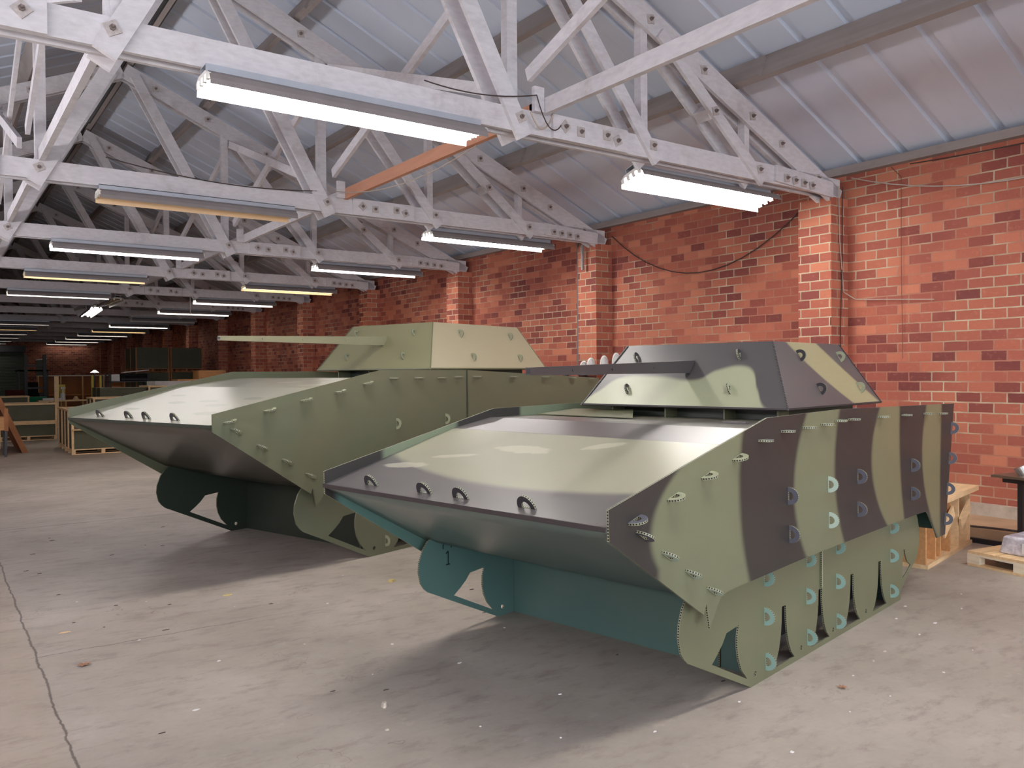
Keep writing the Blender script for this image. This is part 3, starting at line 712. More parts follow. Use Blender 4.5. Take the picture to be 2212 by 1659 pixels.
    for f_ in (.22, .45, .72):
        a_ = ta+L*f_; z_ = tz0+(gz0-tz0)*f_+.5*((tz1-tz0)+((gz1-gz0)-(tz1-tz0))*f_); y_ = gb-gw*(.6+.4*f_)
        MB().cyl((a_, y_, z_), (a_, y_-.006, z_), .009, 8).build('gun_pin', M[mats['gun']], g)
    mb = MB(); zc = (tz0+tz1)/2
    mb.quadbox([(ta-.002, gb-gw*.42, tz0+.008), (ta+.002, gb-gw*.42, tz0+.008), (ta+.002, gb+gw*.42, tz0+.008), (ta-.002, gb+gw*.42, tz0+.008), (ta-.002, gb-gw*.42, tz1-.008), (ta+.002, gb-gw*.42, tz1-.008), (ta+.002, gb+gw*.42, tz1-.008), (ta-.002, gb+gw*.42, tz1-.008)])
    mb.build('gun_muzzle', M['black'], g)
    return t
# --- camouflaged one in front
PF = [(-1.475, 1.235), (-1.47, 1.09), (-.654, .575), (-.635, .64), (-.60, .50), (-.49, .645), (-.40, .662), (.57, .68), (2.604, .681), (2.90, .674), (2.95, .645), (3.04, .56), (3.12, .48), (3.179, .41), (3.40, .41), (3.66, 1.55), (1.10, 1.592), (.05, 1.58)]
PF[2] = (-.66, .585)
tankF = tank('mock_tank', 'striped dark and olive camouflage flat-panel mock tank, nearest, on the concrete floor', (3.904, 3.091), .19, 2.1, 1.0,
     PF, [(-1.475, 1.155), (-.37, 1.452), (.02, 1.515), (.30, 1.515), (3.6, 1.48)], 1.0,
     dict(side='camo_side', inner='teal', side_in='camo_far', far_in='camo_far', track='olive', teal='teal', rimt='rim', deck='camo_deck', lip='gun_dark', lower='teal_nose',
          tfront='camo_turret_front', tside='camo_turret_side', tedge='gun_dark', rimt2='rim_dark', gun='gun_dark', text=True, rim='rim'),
     (.82, 1.15, 2.53, 2.33, .15, 1.93, .42, 1.70, 1.59, 2.068), (1.0, 1.03, 1.842, 1.938, -.79, 1.838, 1.884, .035), (3.66, 3.40, 1.49, .45))
O_ = (0, -.092, 0)
def lit_of(a, z):
    """paint tone under a tab on the camouflaged side"""
    s = 0
    for i, e in enumerate(ED):
        zq = max(z, .90) if i == 0 else z
        if a > e[0]*zq*zq+e[1]*zq+e[2]: s = 1-s
    return s
up = [(-1.276, 1.165), (-.95, 1.235), (-.632, 1.311), (-.308, 1.379), (-.009, 1.454), (.275, 1.492), (.572, 1.498), (.844, 1.505), (1.061, 1.518), (1.291, 1.518), (1.85, 1.51), (2.346, 1.503), (2.869, 1.493), (3.249, 1.478)]
for a, z in up: tab(tankF, (a, -.08, z), (0, -1, 0), (1, 0, .268 if a < -.1 else 0), 'tab_olive' if lit_of(a, z) else 'tab_grey')
for a, z in [(-1.217, 1.081), (-1.006, .952), (-.794, .825), (-.585, .698)]: tab(tankF, (a, -.08, z), (0, -1, 0), (1, 0, -.60), 'tab_lite' if lit_of(a, z) else 'tab_grey')
for a, z in [(.322, 1.096), (.34, .86), (.916, 1.105), (.929, .868), (1.413, 1.109), (1.412, .878), (2.528, 1.092), (2.527, .865)]:
    tab(tankF, (a, -.08, z), (0, -1, 0), (0, 0, 1), 'tab_lite' if lit_of(a, z) else 'tab_grey')
for a, z in [(.173, .615), (.172, .381), (.188, .106), (.761, .628), (.759, .386), (.772, .113), (1.238, .634), (1.237, .392), (1.244, .113), (2.292, .621), (2.292, .395), (2.291, .117)]:
    tab(tankF, (a, 0, z), (0, -1, 0), (0, 0, 1), 'tab_teal')
for a, z in [(3.591, 1.333), (3.535, 1.07), (3.475, .804), (3.415, .546)]: tab(tankF, (a-.02, -.08, z), (0, -1, 0), (.22, 0, 1), 'tab_grey')
for a, b in [(-1.354, 1.768), (-1.386, 1.272), (-1.395, .969), (-1.431, .483)]:
    tab(tankF, (-1.40, b, 1.175), (-.45, 0, .9), (0, 1, 0), 'tab_dark', 1.1)
for a, b, z, mt in [(1.1, 1.548, 1.964, 'tab_dark'), (1.1, .643, 1.968, 'tab_dark'), (.9, 1.516, 1.713, 'tab_dark'), (.9, .632, 1.724, 'tab_olive')]: tab(tankF, (.82+.69*(z-1.59), b, z), (-.82, 0, .57), (.3, .35, 1), mt, .85)
for a, b, z, mt in [(1.447, .35, 1.963, 'tab_dark'), (1.483, .23, 1.716, 'tab_dark'), (2.172, .35, 1.959, 'tab_olive'), (2.222, .23, 1.713, 'tab_olive')]: tab(tankF, (a, .15+.565*(z-1.59), z), (0, -.87, .5), (0, .5, .87), mt, .85)
# seam batten between the two side boards and a loose deck sheet
plate('side_seam', [(0, .40), (.012, .40), (.012, .68), (0, .68)], [], lambda u, v, q: (.965+u, -.004-q, v), .01, [M['rim']]*3, tankF)
mb = MB(); mb.quadbox([(.45, 1.15, 1.519), (.95, 1.5, 1.524), (.95, 2.1, 1.535), (.5, 2.12, 1.519), (.45, 1.15, 1.524), (.95, 1.5, 1.56), (.95, 2.1, 1.55), (.5, 2.12, 1.524)]); mb.build('loose_deck_sheet', M['olive'], tankF)
MB().box(.42, .46, .25, .42, 1.515, 1.527).build('deck_edge_strip', M['rim_dark'], tankF)
# --- olive one behind
s2 = 1.2
PG = [(-1.81, 1.527), (-1.81, 1.377), (-.80, .745), (-.775, .79), (-.735, .615), (-.60, .775), (-.49, .80), (.70, .82), (3.12, .82), (3.48, .81), (3.65, .67), (3.81, .50), (4.05, .50), (4.33, 1.775), (1.44, 1.893), (.10, 1.893)]
tankG = tank('mock_tank', 'plain olive flat-panel mock tank standing behind the camouflaged one', (3.624, 7.597), .30, 2.403, s2,
     PG, [(-1.81, 1.432), (-.60, 1.725), (.12, 1.81), (.4, 1.815), (4.25, 1.72)], s2,
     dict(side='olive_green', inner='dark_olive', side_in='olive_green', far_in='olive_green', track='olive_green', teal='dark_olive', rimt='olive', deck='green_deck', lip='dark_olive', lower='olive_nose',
          tfront='turret_green', tside='turret_green_lit', tedge='olive', rimt2='olive', gun='gun_green', rim='olive'),
     (1.13, 1.50, 3.42, 3.16, .19, 2.18, .49, 1.91, 1.905, 2.468), (1.36, 1.19, 2.203, 2.312, -.915, 2.203, 2.25, .04), (4.33, 4.05, 1.70, .55))
for a, z in [(-1.653, 1.462), (-1.252, 1.544), (-.851, 1.622), (-.447, 1.69), (-.089, 1.765), (.276, 1.808), (.646, 1.81), (1.004, 1.807), (1.282, 1.815), (1.608, 1.815), (2.299, 1.81), (2.98, 1.80), (3.624, 1.785), (4.1, 1.77)]:
    tab(tankG, (a, -.08, z), (0, -1, 0), (1, 0, .22 if a < 0 else 0), 'tab_olive', 1.12)
for a, z in [(-1.591, 1.372), (-1.334, 1.214), (-1.07, 1.065), (-.807, .912)]: tab(tankG, (a, -.08, z), (0, -1, 0), (1, 0, -.6), 'tab_olive', 1.12)
for a, z in [(.316, 1.338), (1.074, 1.349), (.316, 1.05), (1.074, 1.05)]: tab(tankG, (a, -.08, z), (0, -1, 0), (0, 0, 1), 'tab_olive', 1.1)
for a, z in [(.22, .128), (.22, .46), (.95, .13)]: tab(tankG, (a, 0, z), (0, -1, 0), (0, 0, 1), 'tab_olive', 1.1)
for b in (1.935, 1.55, 1.25, .80): pass
for b in (1.97, 1.42, 1.10, .62): tab(tankG, (-1.73, b, 1.452), (-.45, 0, .9), (0, 1, 0), 'tab_dark', 1.2)
for b, z in [(1.75, 2.36), (.72, 2.343), (1.70, 2.06), (.72, 2.06)]: tab(tankG, (1.13+.657*(z-1.905), b, z), (-.82, 0, .57), (.3, .35, 1), 'tab_olive', .95)
for a, z in [(1.896, 2.335), (2.88, 2.329), (1.95, 2.045), (2.894, 2.04)]: tab(tankG, (a, .19+.533*(z-1.905), z), (0, -.87, .5), (0, .5, .87), 'tab_olive', .95)
MB().box(1.43, 1.445, -.088, -.08, .82, 1.89).build('side_seam', M['dark_olive'], tankG)

# ------------------------------------------------------------------ crates and things around the hall
def crate(x, y, wx, dy, h, label, rz_=0, tiers=2, z=0, post='pine', group='green panelled crates', panel='crate_green', lid=True, mid=True, pallet=True, cat='crate', posts=2):
    """panelled shipping crate; origin at the front-left floor corner"""
    t = thing('panelled_crate', (x, y, z), label, cat, rz_, group); P = M[post]; pz = .13 if pallet else 0
    if pallet:
        mb = MB(); mb.box(0, wx, 0, dy, .105, .13); mb.box(0, wx, 0, .08, 0, .02); mb.box(0, wx, dy-.08, dy, 0, .02); mb.box(0, wx, dy/2-.04, dy/2+.04, 0, .02)
        for i in range(3):
            for j in range(3): mb.box((wx-.08)*i/2, (wx-.08)*i/2+.08, (dy-.08)*j/2, (dy-.08)*j/2+.08, .02, .105)
        mb.build('pallet_base', P, t)
    MB().box(.02, wx-.02, .02, dy-.02, pz, h-.02).build('green_panels', M[panel], t)
    for i in range(posts):
        xx = (wx-.05)*i/(posts-1)
        for yy in (0, dy-.05): MB().box(xx, xx+.05, yy-.005, yy+.055, pz, h-.02).build('corner_post', P, t)
    if dy > 1.0: MB().box(-.008, .02, dy*.47, dy*.47+.06, pz, h-.02).build('side_batten', P, t)
    if mid: MB().box(0, wx, -.012, .02, pz+(h-pz)*.5-.05, pz+(h-pz)*.5+.05).build('middle_rail', P, t)
    if lid:
        mb = MB(); mb.box(-.01, wx+.01, -.015, .08, h-.045, h+.003); mb.box(-.01, wx+.01, dy-.08, dy+.01, h-.045, h+.003); mb.box(-.01, .08, .08, dy-.08, h-.045, h+.003); mb.box(wx-.08, wx+.01, .08, dy-.08, h-.045, h+.003)
        mb.build('top_frame', P, t)
    return t
g = 'green panelled crates'
c = crate(2.735, 21.72, 1.35, 1.25, 1.05, 'green crate with pale pine frame nearest the olive tank nose, on the floor', .0, mid=False)
MB().box(.01, .72, -.16, .02, .58, .605).build('ledge_board', M['pine'], c)
crate(2.76, 23.02, 1.35, 1.35, 1.05, 'green crate with pine frame directly behind the one nearest the olive tank nose', mid=False)
crate(1.62, 27.5, 1.47, 1.3, .54, 'lower of two wide green crates stacked right of the leaning plywood', mid=False, lid=True)
MB().box(0, 1.47, -.035, -.013, .46, .57).build('front_rail', M['pine'], [o_ for o_ in bpy.data.objects if o_.get('label', '').startswith('lower of two wide')][0])
c = crate(1.62, 27.5, 1.47, 1.3, .53, 'upper of two wide green crates stacked right of the leaning plywood', mid=False, z=.545, pallet=False)
# leaning plywood and what stands under it
mb = MB(); mb.quadbox([(1.84, 23.1, 0), (1.97, 23.1, 0), (1.97, 25.5, 0), (1.84, 25.5, 0), (1.10, 23.1, 1.80), (1.22, 23.1, 1.84), (1.22, 25.5, 1.84), (1.10, 25.5, 1.80)])
tag(mb.build('plywood_sheet', M['ply']), 'stack of brown plywood sheets leaning steeply at the left picture edge', 'plywood')
t = thing('wooden_crate', (1.0, 22.2, 0), 'orange wooden crate on a trestle at the left picture edge under the plywood', 'crate')
MB().box(0, .50, 0, .6, .62, .92).build('crate_box', M['pine2'], t); MB().box(.42, .50, -.01, .0, .60, 1.12).build('corner_post', M['ply'], t)
for x, y in ((.02, 0), (.44, 0), (.02, .54), (.44, .54)): MB().beam((x, y+.03, 0), (x+.02, y+.03, .62), .05, .05).build('leg', M['dark_grey'] if x > .1 else M['pine2'], t)
MB().box(.02, .34, .06, .5, .18, .60).build('lower_box', M['pine'], t)
# the tall stacks against the right wall
st = [(6.80, 35.6), (8.12, 35.6)]
for i, (x, y) in enumerate(st):
    for j in range(3):
        crate(x, y, 1.29, 2.2, 1.0, 'dark green crate, %s of the %s column in the tall stack by the wall' % (('bottom', 'middle', 'top')[j], ('left', 'right')[i]), tiers=1, z=j*1.01, post='ply', mid=False, lid=False, group='tall stack of dark green crates', pallet=True)
for (x, y, z, wx, lab) in ((8.25, 31.8, 1.52, 1.0, 'orange wooden crate, topmost and rightmost before the tall green stack'), (7.45, 31.6, 1.20, .78, 'orange wooden crate left of and below the topmost orange one')):
    t = thing('wooden_crate', (x, y, z), lab, 'crate', 0, 'orange wooden crates')
    hh = .52
    MB().box(.02, wx-.02, .02, .88, .10, hh-.03).build('slatted_sides', M['pine2'], t)
    mb = MB().box(0, wx, 0, .9, hh-.06, hh); mb.build('lid', M['pine2'], t)
    for q in (0, .42, wx-.06): MB().box(q, q+.06, -.02, .03, 0, hh-.06).build('corner_post', M['pine2'], t)
    MB().box(0, wx, -.01, .02, .22, .25).build('side_slat', M['ply'], t)
crate(8.2, 31.7, 1.2, 1.1, 1.5, 'green crate carrying the topmost orange wooden crate', post='ply', lid=False)
crate(7.35, 31.4, .82, 1.1, 1.18, 'green crate carrying the lower orange wooden crate', post='ply', lid=False)
# white wrapped crate and long green boxes in the middle distance
t = thing('wrapped_crate', (6.3, 29.8, 0), 'white sheet covered crate behind the olive tank deck', 'crate')
MB().box(0, 1.7, 0, 1.3, .12, 1.66).build('sheet_cover', M['white_sheet'], t); MB().box(.05, 1.65, .05, 1.25, 0, .12).build('pallet_base', M['pine'], t)
crate(4.35, 28.2, 1.35, 1.5, 1.50, 'large dark green box, leftmost of the row behind the olive tank', post='crate_green', lid=False, mid=False)
c = crate(5.72, 28.0, .55, 1.4, 1.53, 'green box with one pale pine post beside the white covered crate', lid=True, mid=False)
MB().beam((.30, -.02, 1.28), (.42, -.02, 1.44), .02, .06).build('pine_block', M['pine'], c)
crate(3.92, 26.6, 1.15, 1.2, 1.22, 'low green crate with grey lid behind the olive tank nose', post='pine', mid=False)
# workbench with boxes
t = thing('workbench', (3.30, 34.6, 0), 'pine workbench covered with parts in the middle distance', 'workbench')
MB().box(0, 1.75, 0, .8, .92, .97).build('bench_top', M['pine'], t); MB().box(.05, 1.7, .1, .75, .25, .28).build('shelf', M['pine2'], t)
for x in (.02, .85, 1.66):
    for y in (.02, .72): MB().box(x, x+.07, y, y+.07, 0, .92).build('leg', M['pine2'], t)
def small(name, mb, mat, label, cat, group=None): return tag(mb.build(name, mat), label, cat, group)
small('cardboard_box', MB().box(3.42, 3.75, 34.7, 35.1, .28, .62), M['ply'], 'brown box on the left of the workbench shelf', 'box', 'boxes on the workbench shelf')
small('cardboard_box', MB().box(3.85, 4.12, 34.7, 35.1, .28, .74), M['pine2'], 'taller brown box in the middle of the workbench shelf', 'box', 'boxes on the workbench shelf')
small('cardboard_box', MB().box(4.3, 4.85, 34.7, 35.15, .28, .66), M['ply'], 'brown box on the right of the workbench shelf', 'box', 'boxes on the workbench shelf')
small('parts_tray', MB().box(3.45, 4.05, 34.75, 35.1, .97, 1.05), M['white_sheet'], 'pale tray on the workbench top', 'tray')
mb = MB(); mb.cyl((4.12, 34.9, .97), (4.12, 34.9, 1.22), .09, 10); mb.cyl((4.12, 34.9, 1.22), (4.12, 34.9, 1.42), .03, 8); mb.cyl((4.12, 34.9, 1.38), (4.12, 34.9, 1.46), .10, 10)
small('spray_gun', mb, M['white_sheet'], 'pale blue bagged tool standing on the workbench', 'tool')
small('yellow_box', MB().box(4.02, 4.24, 35.2, 35.4, .97, 1.55), M['yellow'], 'yellow banded box at the back of the workbench', 'box')
mb = MB(); mb.cyl((3.85, 34.85, .97), (3.9, 34.85, 1.3), .05, 8); mb.beam((3.8, 34.85, 1.28), (3.98, 34.85, 1.32), .05, .06)
small('drill', mb, M['black'], 'dark power drill standing on the workbench', 'drill')
mb = MB().cyl((4.55, 34.85, .97), (4.55, 34.85, 1.1), .12, 12, r1=.05); small('plastic_bag', mb, M['pine'], 'crumpled cream bag at the right of the workbench', 'bag')
small('timber_post', MB().box(3.70, 3.84, 33.6, 33.74, 0, 1.86), M['pine'], 'pale yellow timber post standing before the workbench', 'post')
# racks: yellow and black uprights with shelves of black tubes
for i, (x, lab) in enumerate(((4.95, 'left yellow and black rack upright beside the workbench'), (5.22, 'right yellow and black rack upright before the tube rack'))):
    t = thing('rack_upright', (x, 33.9, 0), lab, 'rack upright', 0, 'rack uprights'); MB().box(0, .07, 0, .07, 0, 1.88).build('post', M['yellow'], t); MB().box(.072, .11, 0, .06, 0, 1.88).build('black_strip', M['black'], t)
t = thing('tube_rack', (5.55, 34.0, 0), 'dark rack stacked with black tubes left of the tall green crates', 'rack')
for x in (0, 1.36):
    for y in (0, .85): MB().box(x, x+.06, y, y+.06, 0, 1.95).build('post', M['black'], t)
for z in (.6, 1.2, 1.62): MB().box(0, 1.42, 0, .9, z, z+.04).build('shelf', M['dark_grey'], t)
for i in range(4): small('black_tube', MB().cyl((6.0, 34.15+.17*i, 1.72), (6.95, 34.15+.17*i, 1.72), .075, 12), M['black'], 'black tube lying on the rack shelf', 'tube', 'black tubes on the rack')
for i in range(3): small('black_tube', MB().cyl((6.0, 34.22+.18*i, 1.87), (6.98, 34.22+.18*i, 1.87), .075, 12), M['rubber'], 'black tube in upper layer on the rack, %s' % ('nearest', 'middle', 'farthest')[i], 'tube', 'upper black tubes on the rack')
small('grey_carton', MB().box(5.66, 5.95, 34.1, 34.6, 1.66, 1.92), M['white_sheet'], 'grey carton on the left end of the tube rack', 'carton')
small('tilted_board', MB().beam((6.1, 34.4, 1.99), (7.0, 34.4, 2.08), .5, .03), M['white_plastic'], 'white board lying tilted on top of the black tubes', 'board')
small('brown_carton', MB().box(5.66, 6.0, 34.1, 34.6, 1.24, 1.46), M['ply'], 'brown carton on the middle shelf of the tube rack', 'carton')
t = thing('task_lamp', (5.45, 36.5, 0), 'small lit cone lamp on a pole above the tube rack', 'lamp')
MB().cyl((0, 0, 0), (0, 0, 2.0), .02, 8).build('pole', M['black'], t); MB().cyl((0, 0, 2.0), (0, 0, 2.1), .16, 14, r1=.03).build('lamp_shade', M['lit_window'], t)
# long low wall bench with pale tops at the far end
t = thing('shelving_unit', (4.4, 46.5, 0), 'pale shelving with pegboard backs behind the workbench', 'shelving')
MB().box(0, 4.0, .5, .54, 0, 1.9).build('back_board', M['ply'], t); MB().box(-.02, 4.02, 0, .55, 1.86, 1.92).build('top_board', M['white_sheet'], t)
for i in range(5): MB().box(.98*i, .98*i+.06, 0, .5, 0, 1.86).build('divider', M['pine'], t)
MB().box(0, 4.0, 0, .5, .9, .94).build('shelf', M['pine2'], t)
small('pinboard', MB().box(4.05, 4.45, 43.2, 43.26, 1.9, 2.6), M['crate_green'], 'olive board standing up beside the forklift mast', 'board')
small('loose_board', MB().beam((4.02, 43.22, 2.62), (4.48, 43.22, 2.68), .2, .04), M['white_sheet'], 'pale strip lying on the olive board beside the forklift', 'board')
# forklift
t = thing('forklift', (3.34, 42.6, 0), 'dark forklift truck standing before the roller shutter', 'forklift')
for x in (.18, .92): MB().box(x, x+.13, 0, .16, .05, 2.85).build('mast_rail', M['black'], t)
for z in (.5, 1.3, 2.3): MB().box(.2, 1.03, .05, .12, z, z+.08).build('mast_crossbar', M['dark_grey'], t)
MB().box(.0, 1.15, .35, 2.0, .25, .95).build('body', M['black'], t)
MB().box(.05, 1.1, 1.6, 2.3, .3, 1.1).build('counterweight', M['dark_grey'], t)
MB().box(.3, .85, 1.0, 1.5, .95, 1.1).build('seat', M['rubber'], t); MB().box(.3, .85, 1.42, 1.52, 1.1, 1.6).build('seat_back', M['rubber'], t)
for x in (-.02, 1.11):
    for y in (.45, 1.85): MB().box(x, x+.05, y, y+.05, .9, 2.12).build('guard_post', M['black'], t)
mb = MB().box(-.03, 1.17, .4, .46, 2.1, 2.16)
for i in range(6): mb.box(-.03, 1.17, .4+.27*i, .46+.27*i, 2.1, 2.16)
mb.box(-.03, .03, .4, 1.9, 2.1, 2.16).box(1.11, 1.17, .4, 1.9, 2.1, 2.16); mb.build('overhead_guard', M['black'], t)
for x in (-.05, 1.05):
    for y in (.55, 1.9): MB().cyl((x, y, .3), (x+.16, y, .3), .3, 18).build('wheel', M['rubber'], t)
for x in (.3, .8): MB().box(x, x+.1, -1.0, 0, .06, .11).build('fork', M['dark_grey'], t)
mb = MB(); 
for i in range(16):
    a, b = 2*math.pi*i/16, 2*math.pi*(i+1)/16; mb.cyl((.57+.17*math.cos(a), .75+.05*math.sin(a), 1.32+.14*math.sin(a)), (.57+.17*math.cos(b), .75+.05*math.sin(b), 1.32+.14*math.sin(b)), .014, 6)
mb.cyl((.57, .75, 1.32), (.57, .6, .95), .025, 8); mb.build('steering_wheel', M['rubber'], t)
mb = MB(); mb.box(3.25, 4.0, 38.7, 39.2, 1.0, 1.02); mb.quadbox([(3.29, 38.75, .80), (3.96, 38.75, .80), (3.96, 39.15, .80), (3.29, 39.15, .80), (3.25, 38.7, 1.0), (4.0, 38.7, 1.0), (4.0, 39.2, 1.0), (3.25, 39.2, 1.0)])
tag(mb.build('storage_tub', M['green_bin']), 'bright green plastic tub in front of the forklift', 'tub')
small('tub_stand', MB().box(3.2, 4.05, 38.65, 39.25, 0, .798), M['dark_grey'], 'dark stand under the bright green tub', 'stand')
small('upholstered_seat', MB().box(2.75, 3.4, 41.5, 42.1, 0, 1.28), M['maroon'], 'dark maroon padded seat left of the forklift', 'seat')
crate(1.7, 34.0, 1.25, 1.0, 1.16, 'small green crate behind the plywood below the roller shutter', mid=False)
# row of white ribbed discs on a rack by the wall
t = thing('storage_rack', (9.18, 9.6, .15), 'rack behind the tanks carrying the white ribbed discs', 'rack')
MB().box(0, .5, 0, 3.4, 1.66, 1.70).build('shelf', M['dark_grey'], t)
for y in (0, 1.65, 3.34):
    for x in (0, .44): MB().box(x, x+.06, y, y+.06, 0, 1.66).build('leg', M['dark_grey'], t)
def discs(x, y, top, label):
    """white oval shell with two flat facets meeting at a central fin"""
    r = .072; hh = (top-1.85)/2; cz = 1.85+hh; mb = MB(); n = 28; d = Vector((-.58, -.815, 0)).normalized(); sx = Vector((.815, -.58, 0)); c = Vector((x, y, cz))
    def ell(k, rr_, dd): a = 2*math.pi*k/n; return c+sx*(rr_*r*math.cos(a))+Vector((0, 0, rr_*hh*math.sin(a)))+d*dd
    rings = [(1, -.02), (1, .015), (.80, .03), (.70, .012)]
    for (ra_, da), (rb_, db) in zip(rings[:-1], rings[1:]):
        for k in range(n): mb.face([ell(k, ra_, da), ell(k+1, ra_, da), ell(k+1, rb_, db), ell(k, rb_, db)])
    mb.face([ell(k, .70, .012) for k in range(n)]); mb.face([ell(-k, 1, -.02) for k in range(n)])
    mb.quadbox([c+sx*a+Vector((0, 0, z))+d*q for (a, z, q) in ((.0, -hh*.7, .01), (.022, -hh*.7, .01), (.022, -hh*.7, .05), (.0, -hh*.7, .05), (.0, hh*.7, .01), (.006, hh*.7, .01), (.006, hh*.7, .05), (.0, hh*.7, .05))])
    return tag(mb.build('ribbed_disc', M['white_plastic']), label, 'disc', 'white oval ribbed discs by the wall')
for x, y, tp, lab in ((9.4, 11.02, 2.06, 'small white oval ribbed disc, leftmost of the four right of the olive turret'), (9.4, 10.83, 2.115, 'white oval ribbed disc, second of the four behind the long dark gun'),
                      (9.4, 10.49, 2.145, 'white oval ribbed disc, third of the four behind the long dark gun'), (9.4, 10.19, 2.185, 'white oval ribbed disc, largest, touching the camouflaged turret outline'),
                      (9.4, 12.22, 1.99, 'white oval disc just clear of the olive turret edge'), (9.4, 12.42, 2.0, 'white oval disc mostly hidden by the olive turret edge')): discs(x, y, tp, lab)
# right side: open pine frame, pallet with wrapped parcel, table
t = thing('pine_frame', (7.53, 3.95, 0), 'open pale pine frame crate behind the camouflaged tank rear', 'crate', math.atan2(.34, 1.6))
W_, D_, Hh = 1.56, .36, .57
MB().box(0, W_, 0, D_, 0, .04).build('bottom_board', M['pine'], t); MB().box(-.02, W_+.06, -.05, D_+.02, Hh, Hh+.05).build('top_board', M['pine'], t)
for i, x in enumerate((0, .30, .46, .78, 1.10, W_-.035)): MB().box(x, x+.035, .02, D_-.02, .04, Hh).build('upright', M['pine2'] if i < 4 else M['pine'], t)
MB().box(0, W_, D_-.02, D_, .04, Hh).build('back_board', M['pine2'], t)
for x in (.62, 1.22): MB().beam((x-.12, .0, .27), (x+.22, .0, .44), .02, .13).build('diagonal_cleat', M['pine'], t)
t = thing('pallet', (8.02, 3.83, 0), 'pale timber pallet on the floor at the right picture edge', 'pallet', -.16)
mb = MB()
for j in range(7): MB().box(0, .86, -.14*(j+1)+.01, -.14*j-.005, .115, .14).build('deck_slat', M['pine'], t)
M['pine3'] = grainy('pale_pallet_timber', lin(226, 212, 186), .7, .3, .12, 5, (6, 1, 6))  # blocks and stringers, paler than the slats
for x in (0, .40, .78):
    for y in (0, -.44, -.88): MB().box(x, x+.08, y-.12, y, .022, .096).build('block', M['pine3'], t)
    MB().box(x, x+.08, -1.0, 0, .096, .1145).build('stringer', M['pine3'], t)
for x in (0, .40, .78): MB().box(x, x+.08, -1.0, 0, .0, .021).build('bottom_slat', M['pine'], t)
MB().box(.70, .86, -.22, -.02, .142, .20).build('loose_block', M['pine'], t)
t = thing('wrapped_parcel', (8.13, 3.60, .141), 'silver plastic wrapped parcel lying on the pallet', 'parcel', -.12)
m = NT_('silver_stretch_wrap', .25, .7); m.color(m.ramp(m.noise(m.obj(), 9, 6, .7), [(.3, lin(150, 146, 156)), (.5, lin(190, 186, 194)), (.75, lin(236, 234, 240))])); m.bump(m.noise(m.obj(), 14, 6, .7), .8, .01); M['wrap'] = m.mat
mb = MB(); n = 10
mb.quadbox([(0, -.9, 0), (.66, -.9, 0), (.66, 0, 0), (0, 0, 0), (.03, -.9, .17), (.62, -.9, .19), (.63, -.02, .18), (.02, -.03, .165)])
o = mb.build('wrapping', M['wrap'], t); bv = o.modifiers.new('b', 'BEVEL'); bv.width = .02; bv.segments = 3
MB().box(-.008, .002, -.5, -.22, .03, .12).build('label_sheet', M['white_sheet'], t)
t = thing('table', (8.60, 3.88, 0), 'dark topped table with black legs at the right picture edge', 'table', -.16)
MB().box(0, .50, -1.6, 0, .785, .81).build('table_top', M['table'], t); MB().box(.12, .46, -1.5, -.04, .73, .785).build('apron', M['black'], t)
for y in (-1.42, -.09): MB().box(.36, .41, y, y+.05, .0, .73).build('leg', M['black'], t)
mb = MB(); mb.cyl((8.72, 3.62, .812), (8.70, 3.66, .90), .045, 18, r1=.058); o = mb.build('steel_cup', M['steel']); tag(o, 'shiny steel cup tipped on the table corner', 'cup')
tag(MB().cyl((8.80, 3.50, .85), (8.72, 3.30, .85), .04, 16).build('green_bottle', M['tab_teal']), 'green rounded container lying beside the steel cup', 'container')
tag(MB().tube([(9.1, 4.9, .165), (9.14, 4.4, .165), (9.22, 4.1, .165), (9.3, 3.7, .16), (9.2, 3.2, .16)], .012).build('cable', M['wire']), 'dark cable lying along the curb edge behind the pallet', 'cable')
tag(MB().box(9.10, 9.145, 3.0, 5.4, 0.0, .05).build('steel_angle', M['black']), 'black steel rail lying along the foot of the curb', 'rail')
# debris on the floor
def chip(x, y, sx, sy, h, mat, name, label, cat, group=None, rot=0):
    n = random.choice((4, 5, 6)); mb = MB(); P = []
    for i in range(n):
        a = 2*math.pi*i/n+random.uniform(-.3, .3)+rot; q = random.uniform(.7, 1.1); P.append((x+sx*q*math.cos(a), y+sy*q*math.sin(a)))
    mb.v = [(p[0], p[1], .0005) for p in P]+[(x+(p[0]-x)*.8, y+(p[1]-y)*.8, h) for p in P]
    mb.f = [tuple(range(n))[::-1], tuple(range(n, 2*n))]+[(i, (i+1) % n, (i+1) % n+n, i+n) for i in range(n)]; mb.m = [0]*len(mb.f)
    return tag(mb.build(name, mat), label, cat, group)
chip(2.04, 4.11, .022, .018, .028, M['stone'], 'pebble', 'pale stone chip on the open floor near the bottom middle', 'stone')
def leaf(x, y, r, mat, label):
    mb = MB(); P = []
    for i in range(16):
        a = 2*math.pi*i/16; q = r*(1 if i % 2 else .45)*random.uniform(.8, 1.1); P.append((x+q*math.cos(a), y+q*math.sin(a), .004+random.uniform(0, .012)))
    k = len(P)
    for i in range(k): mb.face([P[i], P[(i+1) % k], (x, y, .012)])
    o = mb.build('fallen_leaf', mat); o.modifiers.new('t', 'SOLIDIFY').thickness = .001; return tag(o, label, 'leaf')
leaf(.79, 5.86, .055, M['leaf_b'], 'brown lobed leaf on the floor near the slab joint')
leaf(6.04, 4.08, .05, M['leaf_b'], 'faded brown leaf on the floor right of the camouflaged tank')
leaf(4.32, 2.77, .035, M['leaf_b'], 'small faded leaf on the floor at the bottom right')
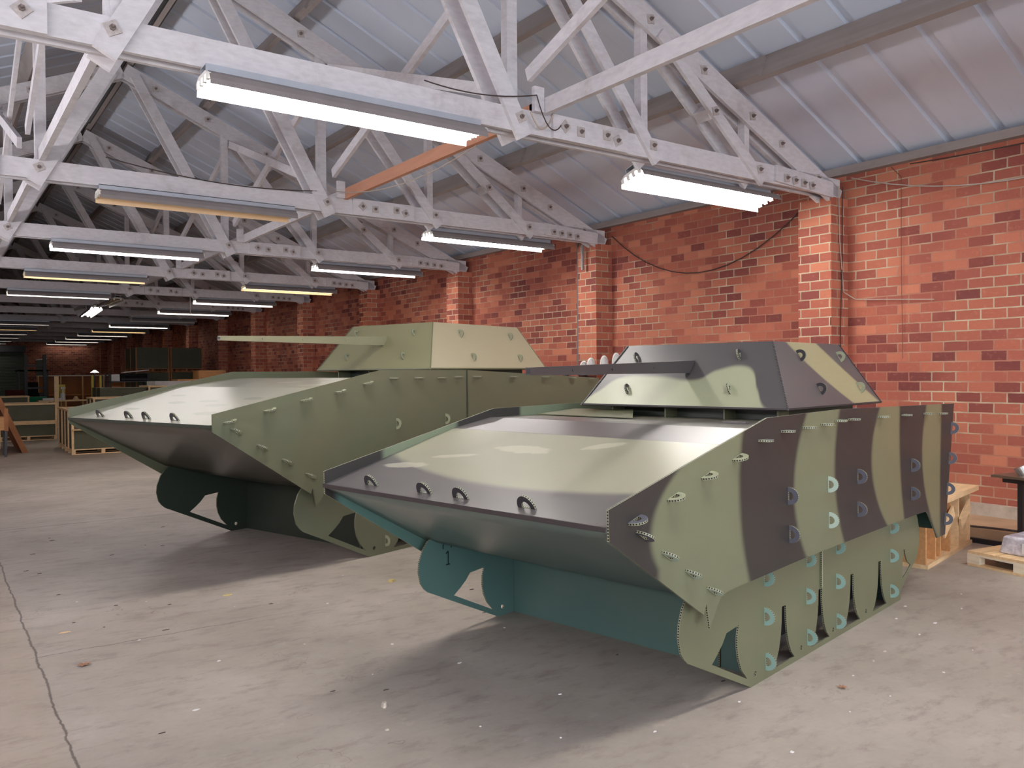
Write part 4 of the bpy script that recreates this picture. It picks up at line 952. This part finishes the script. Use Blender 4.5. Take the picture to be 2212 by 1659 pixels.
chip(2.03, 7.0, .05, .022, .008, M['leaf_y'], 'fallen_leaf', 'yellow leaf on the floor below the olive tank nose', 'leaf')
chip(3.34, 6.57, .045, .03, .02, M['leaf_y'], 'fallen_leaf', 'yellow curled leaf on the floor before the teal track panel', 'leaf')
chip(.78, 6.69, .06, .012, .006, M['pine'], 'wood_splinter', 'pale wood splinter on the floor beside the slab joint', 'splinter')
gx = 'white scraps scattered on the floor'
SP = [(1.9, 6.6), (2.25, 6.5), (2.6, 6.2), (2.9, 5.9), (1.45, 5.5), (1.25, 6.1), (2.5, 5.1), (2.2, 4.6), (2.75, 4.4), (1.9, 3.9), (2.3, 3.6), (1.2, 4.7), (2.9, 3.7), (3.3, 4.9), (3.1, 3.1), (2.6, 3.2), (3.6, 2.9), (4.0, 2.6), (4.6, 2.75), (4.9, 3.0), (5.2, 2.9), (5.0, 2.6), (5.6, 3.1), (5.9, 3.4), (6.3, 3.5), (6.0, 3.0), (5.5, 2.6), (6.6, 3.1), (5.3, 3.4), (6.9, 3.4), (1.1, 3.6), (1.5, 7.2), (1.0, 7.5), (2.9, 6.7), (3.0, 7.0), (4.4, 2.5), (3.4, 2.5), (2.1, 5.5)]
for i, (x, y) in enumerate(SP):
    q = random.uniform(.006, .013)
    chip(x+random.uniform(-.1, .1), y+random.uniform(-.1, .1), q*random.uniform(.8, 2), q, .004, random.choice((M['white_sheet'], M['white_sheet'], M['stone'])), 'white_scrap', 'tiny white scrap lying on the concrete floor', 'scrap', gx)
gd = 'dark flecks scattered on the floor'
for i in range(26):
    x, y = random.uniform(.7, 4.0), random.uniform(2.9, 11.0)
    if y > 6 and x > 2.4: x = random.uniform(.7, 1.6)
    chip(x, y, random.uniform(.008, .03), random.uniform(.004, .009), .004, M['wire'], 'dark_fleck', 'tiny dark fleck lying on the concrete floor', 'scrap', gd)
tag(MB().beam((2.0, 3.02, .012), (2.03, 2.95, .012), .03, .02).build('dark_fleck', M['wire']), 'dark chip at the bottom edge of the picture', 'scrap')
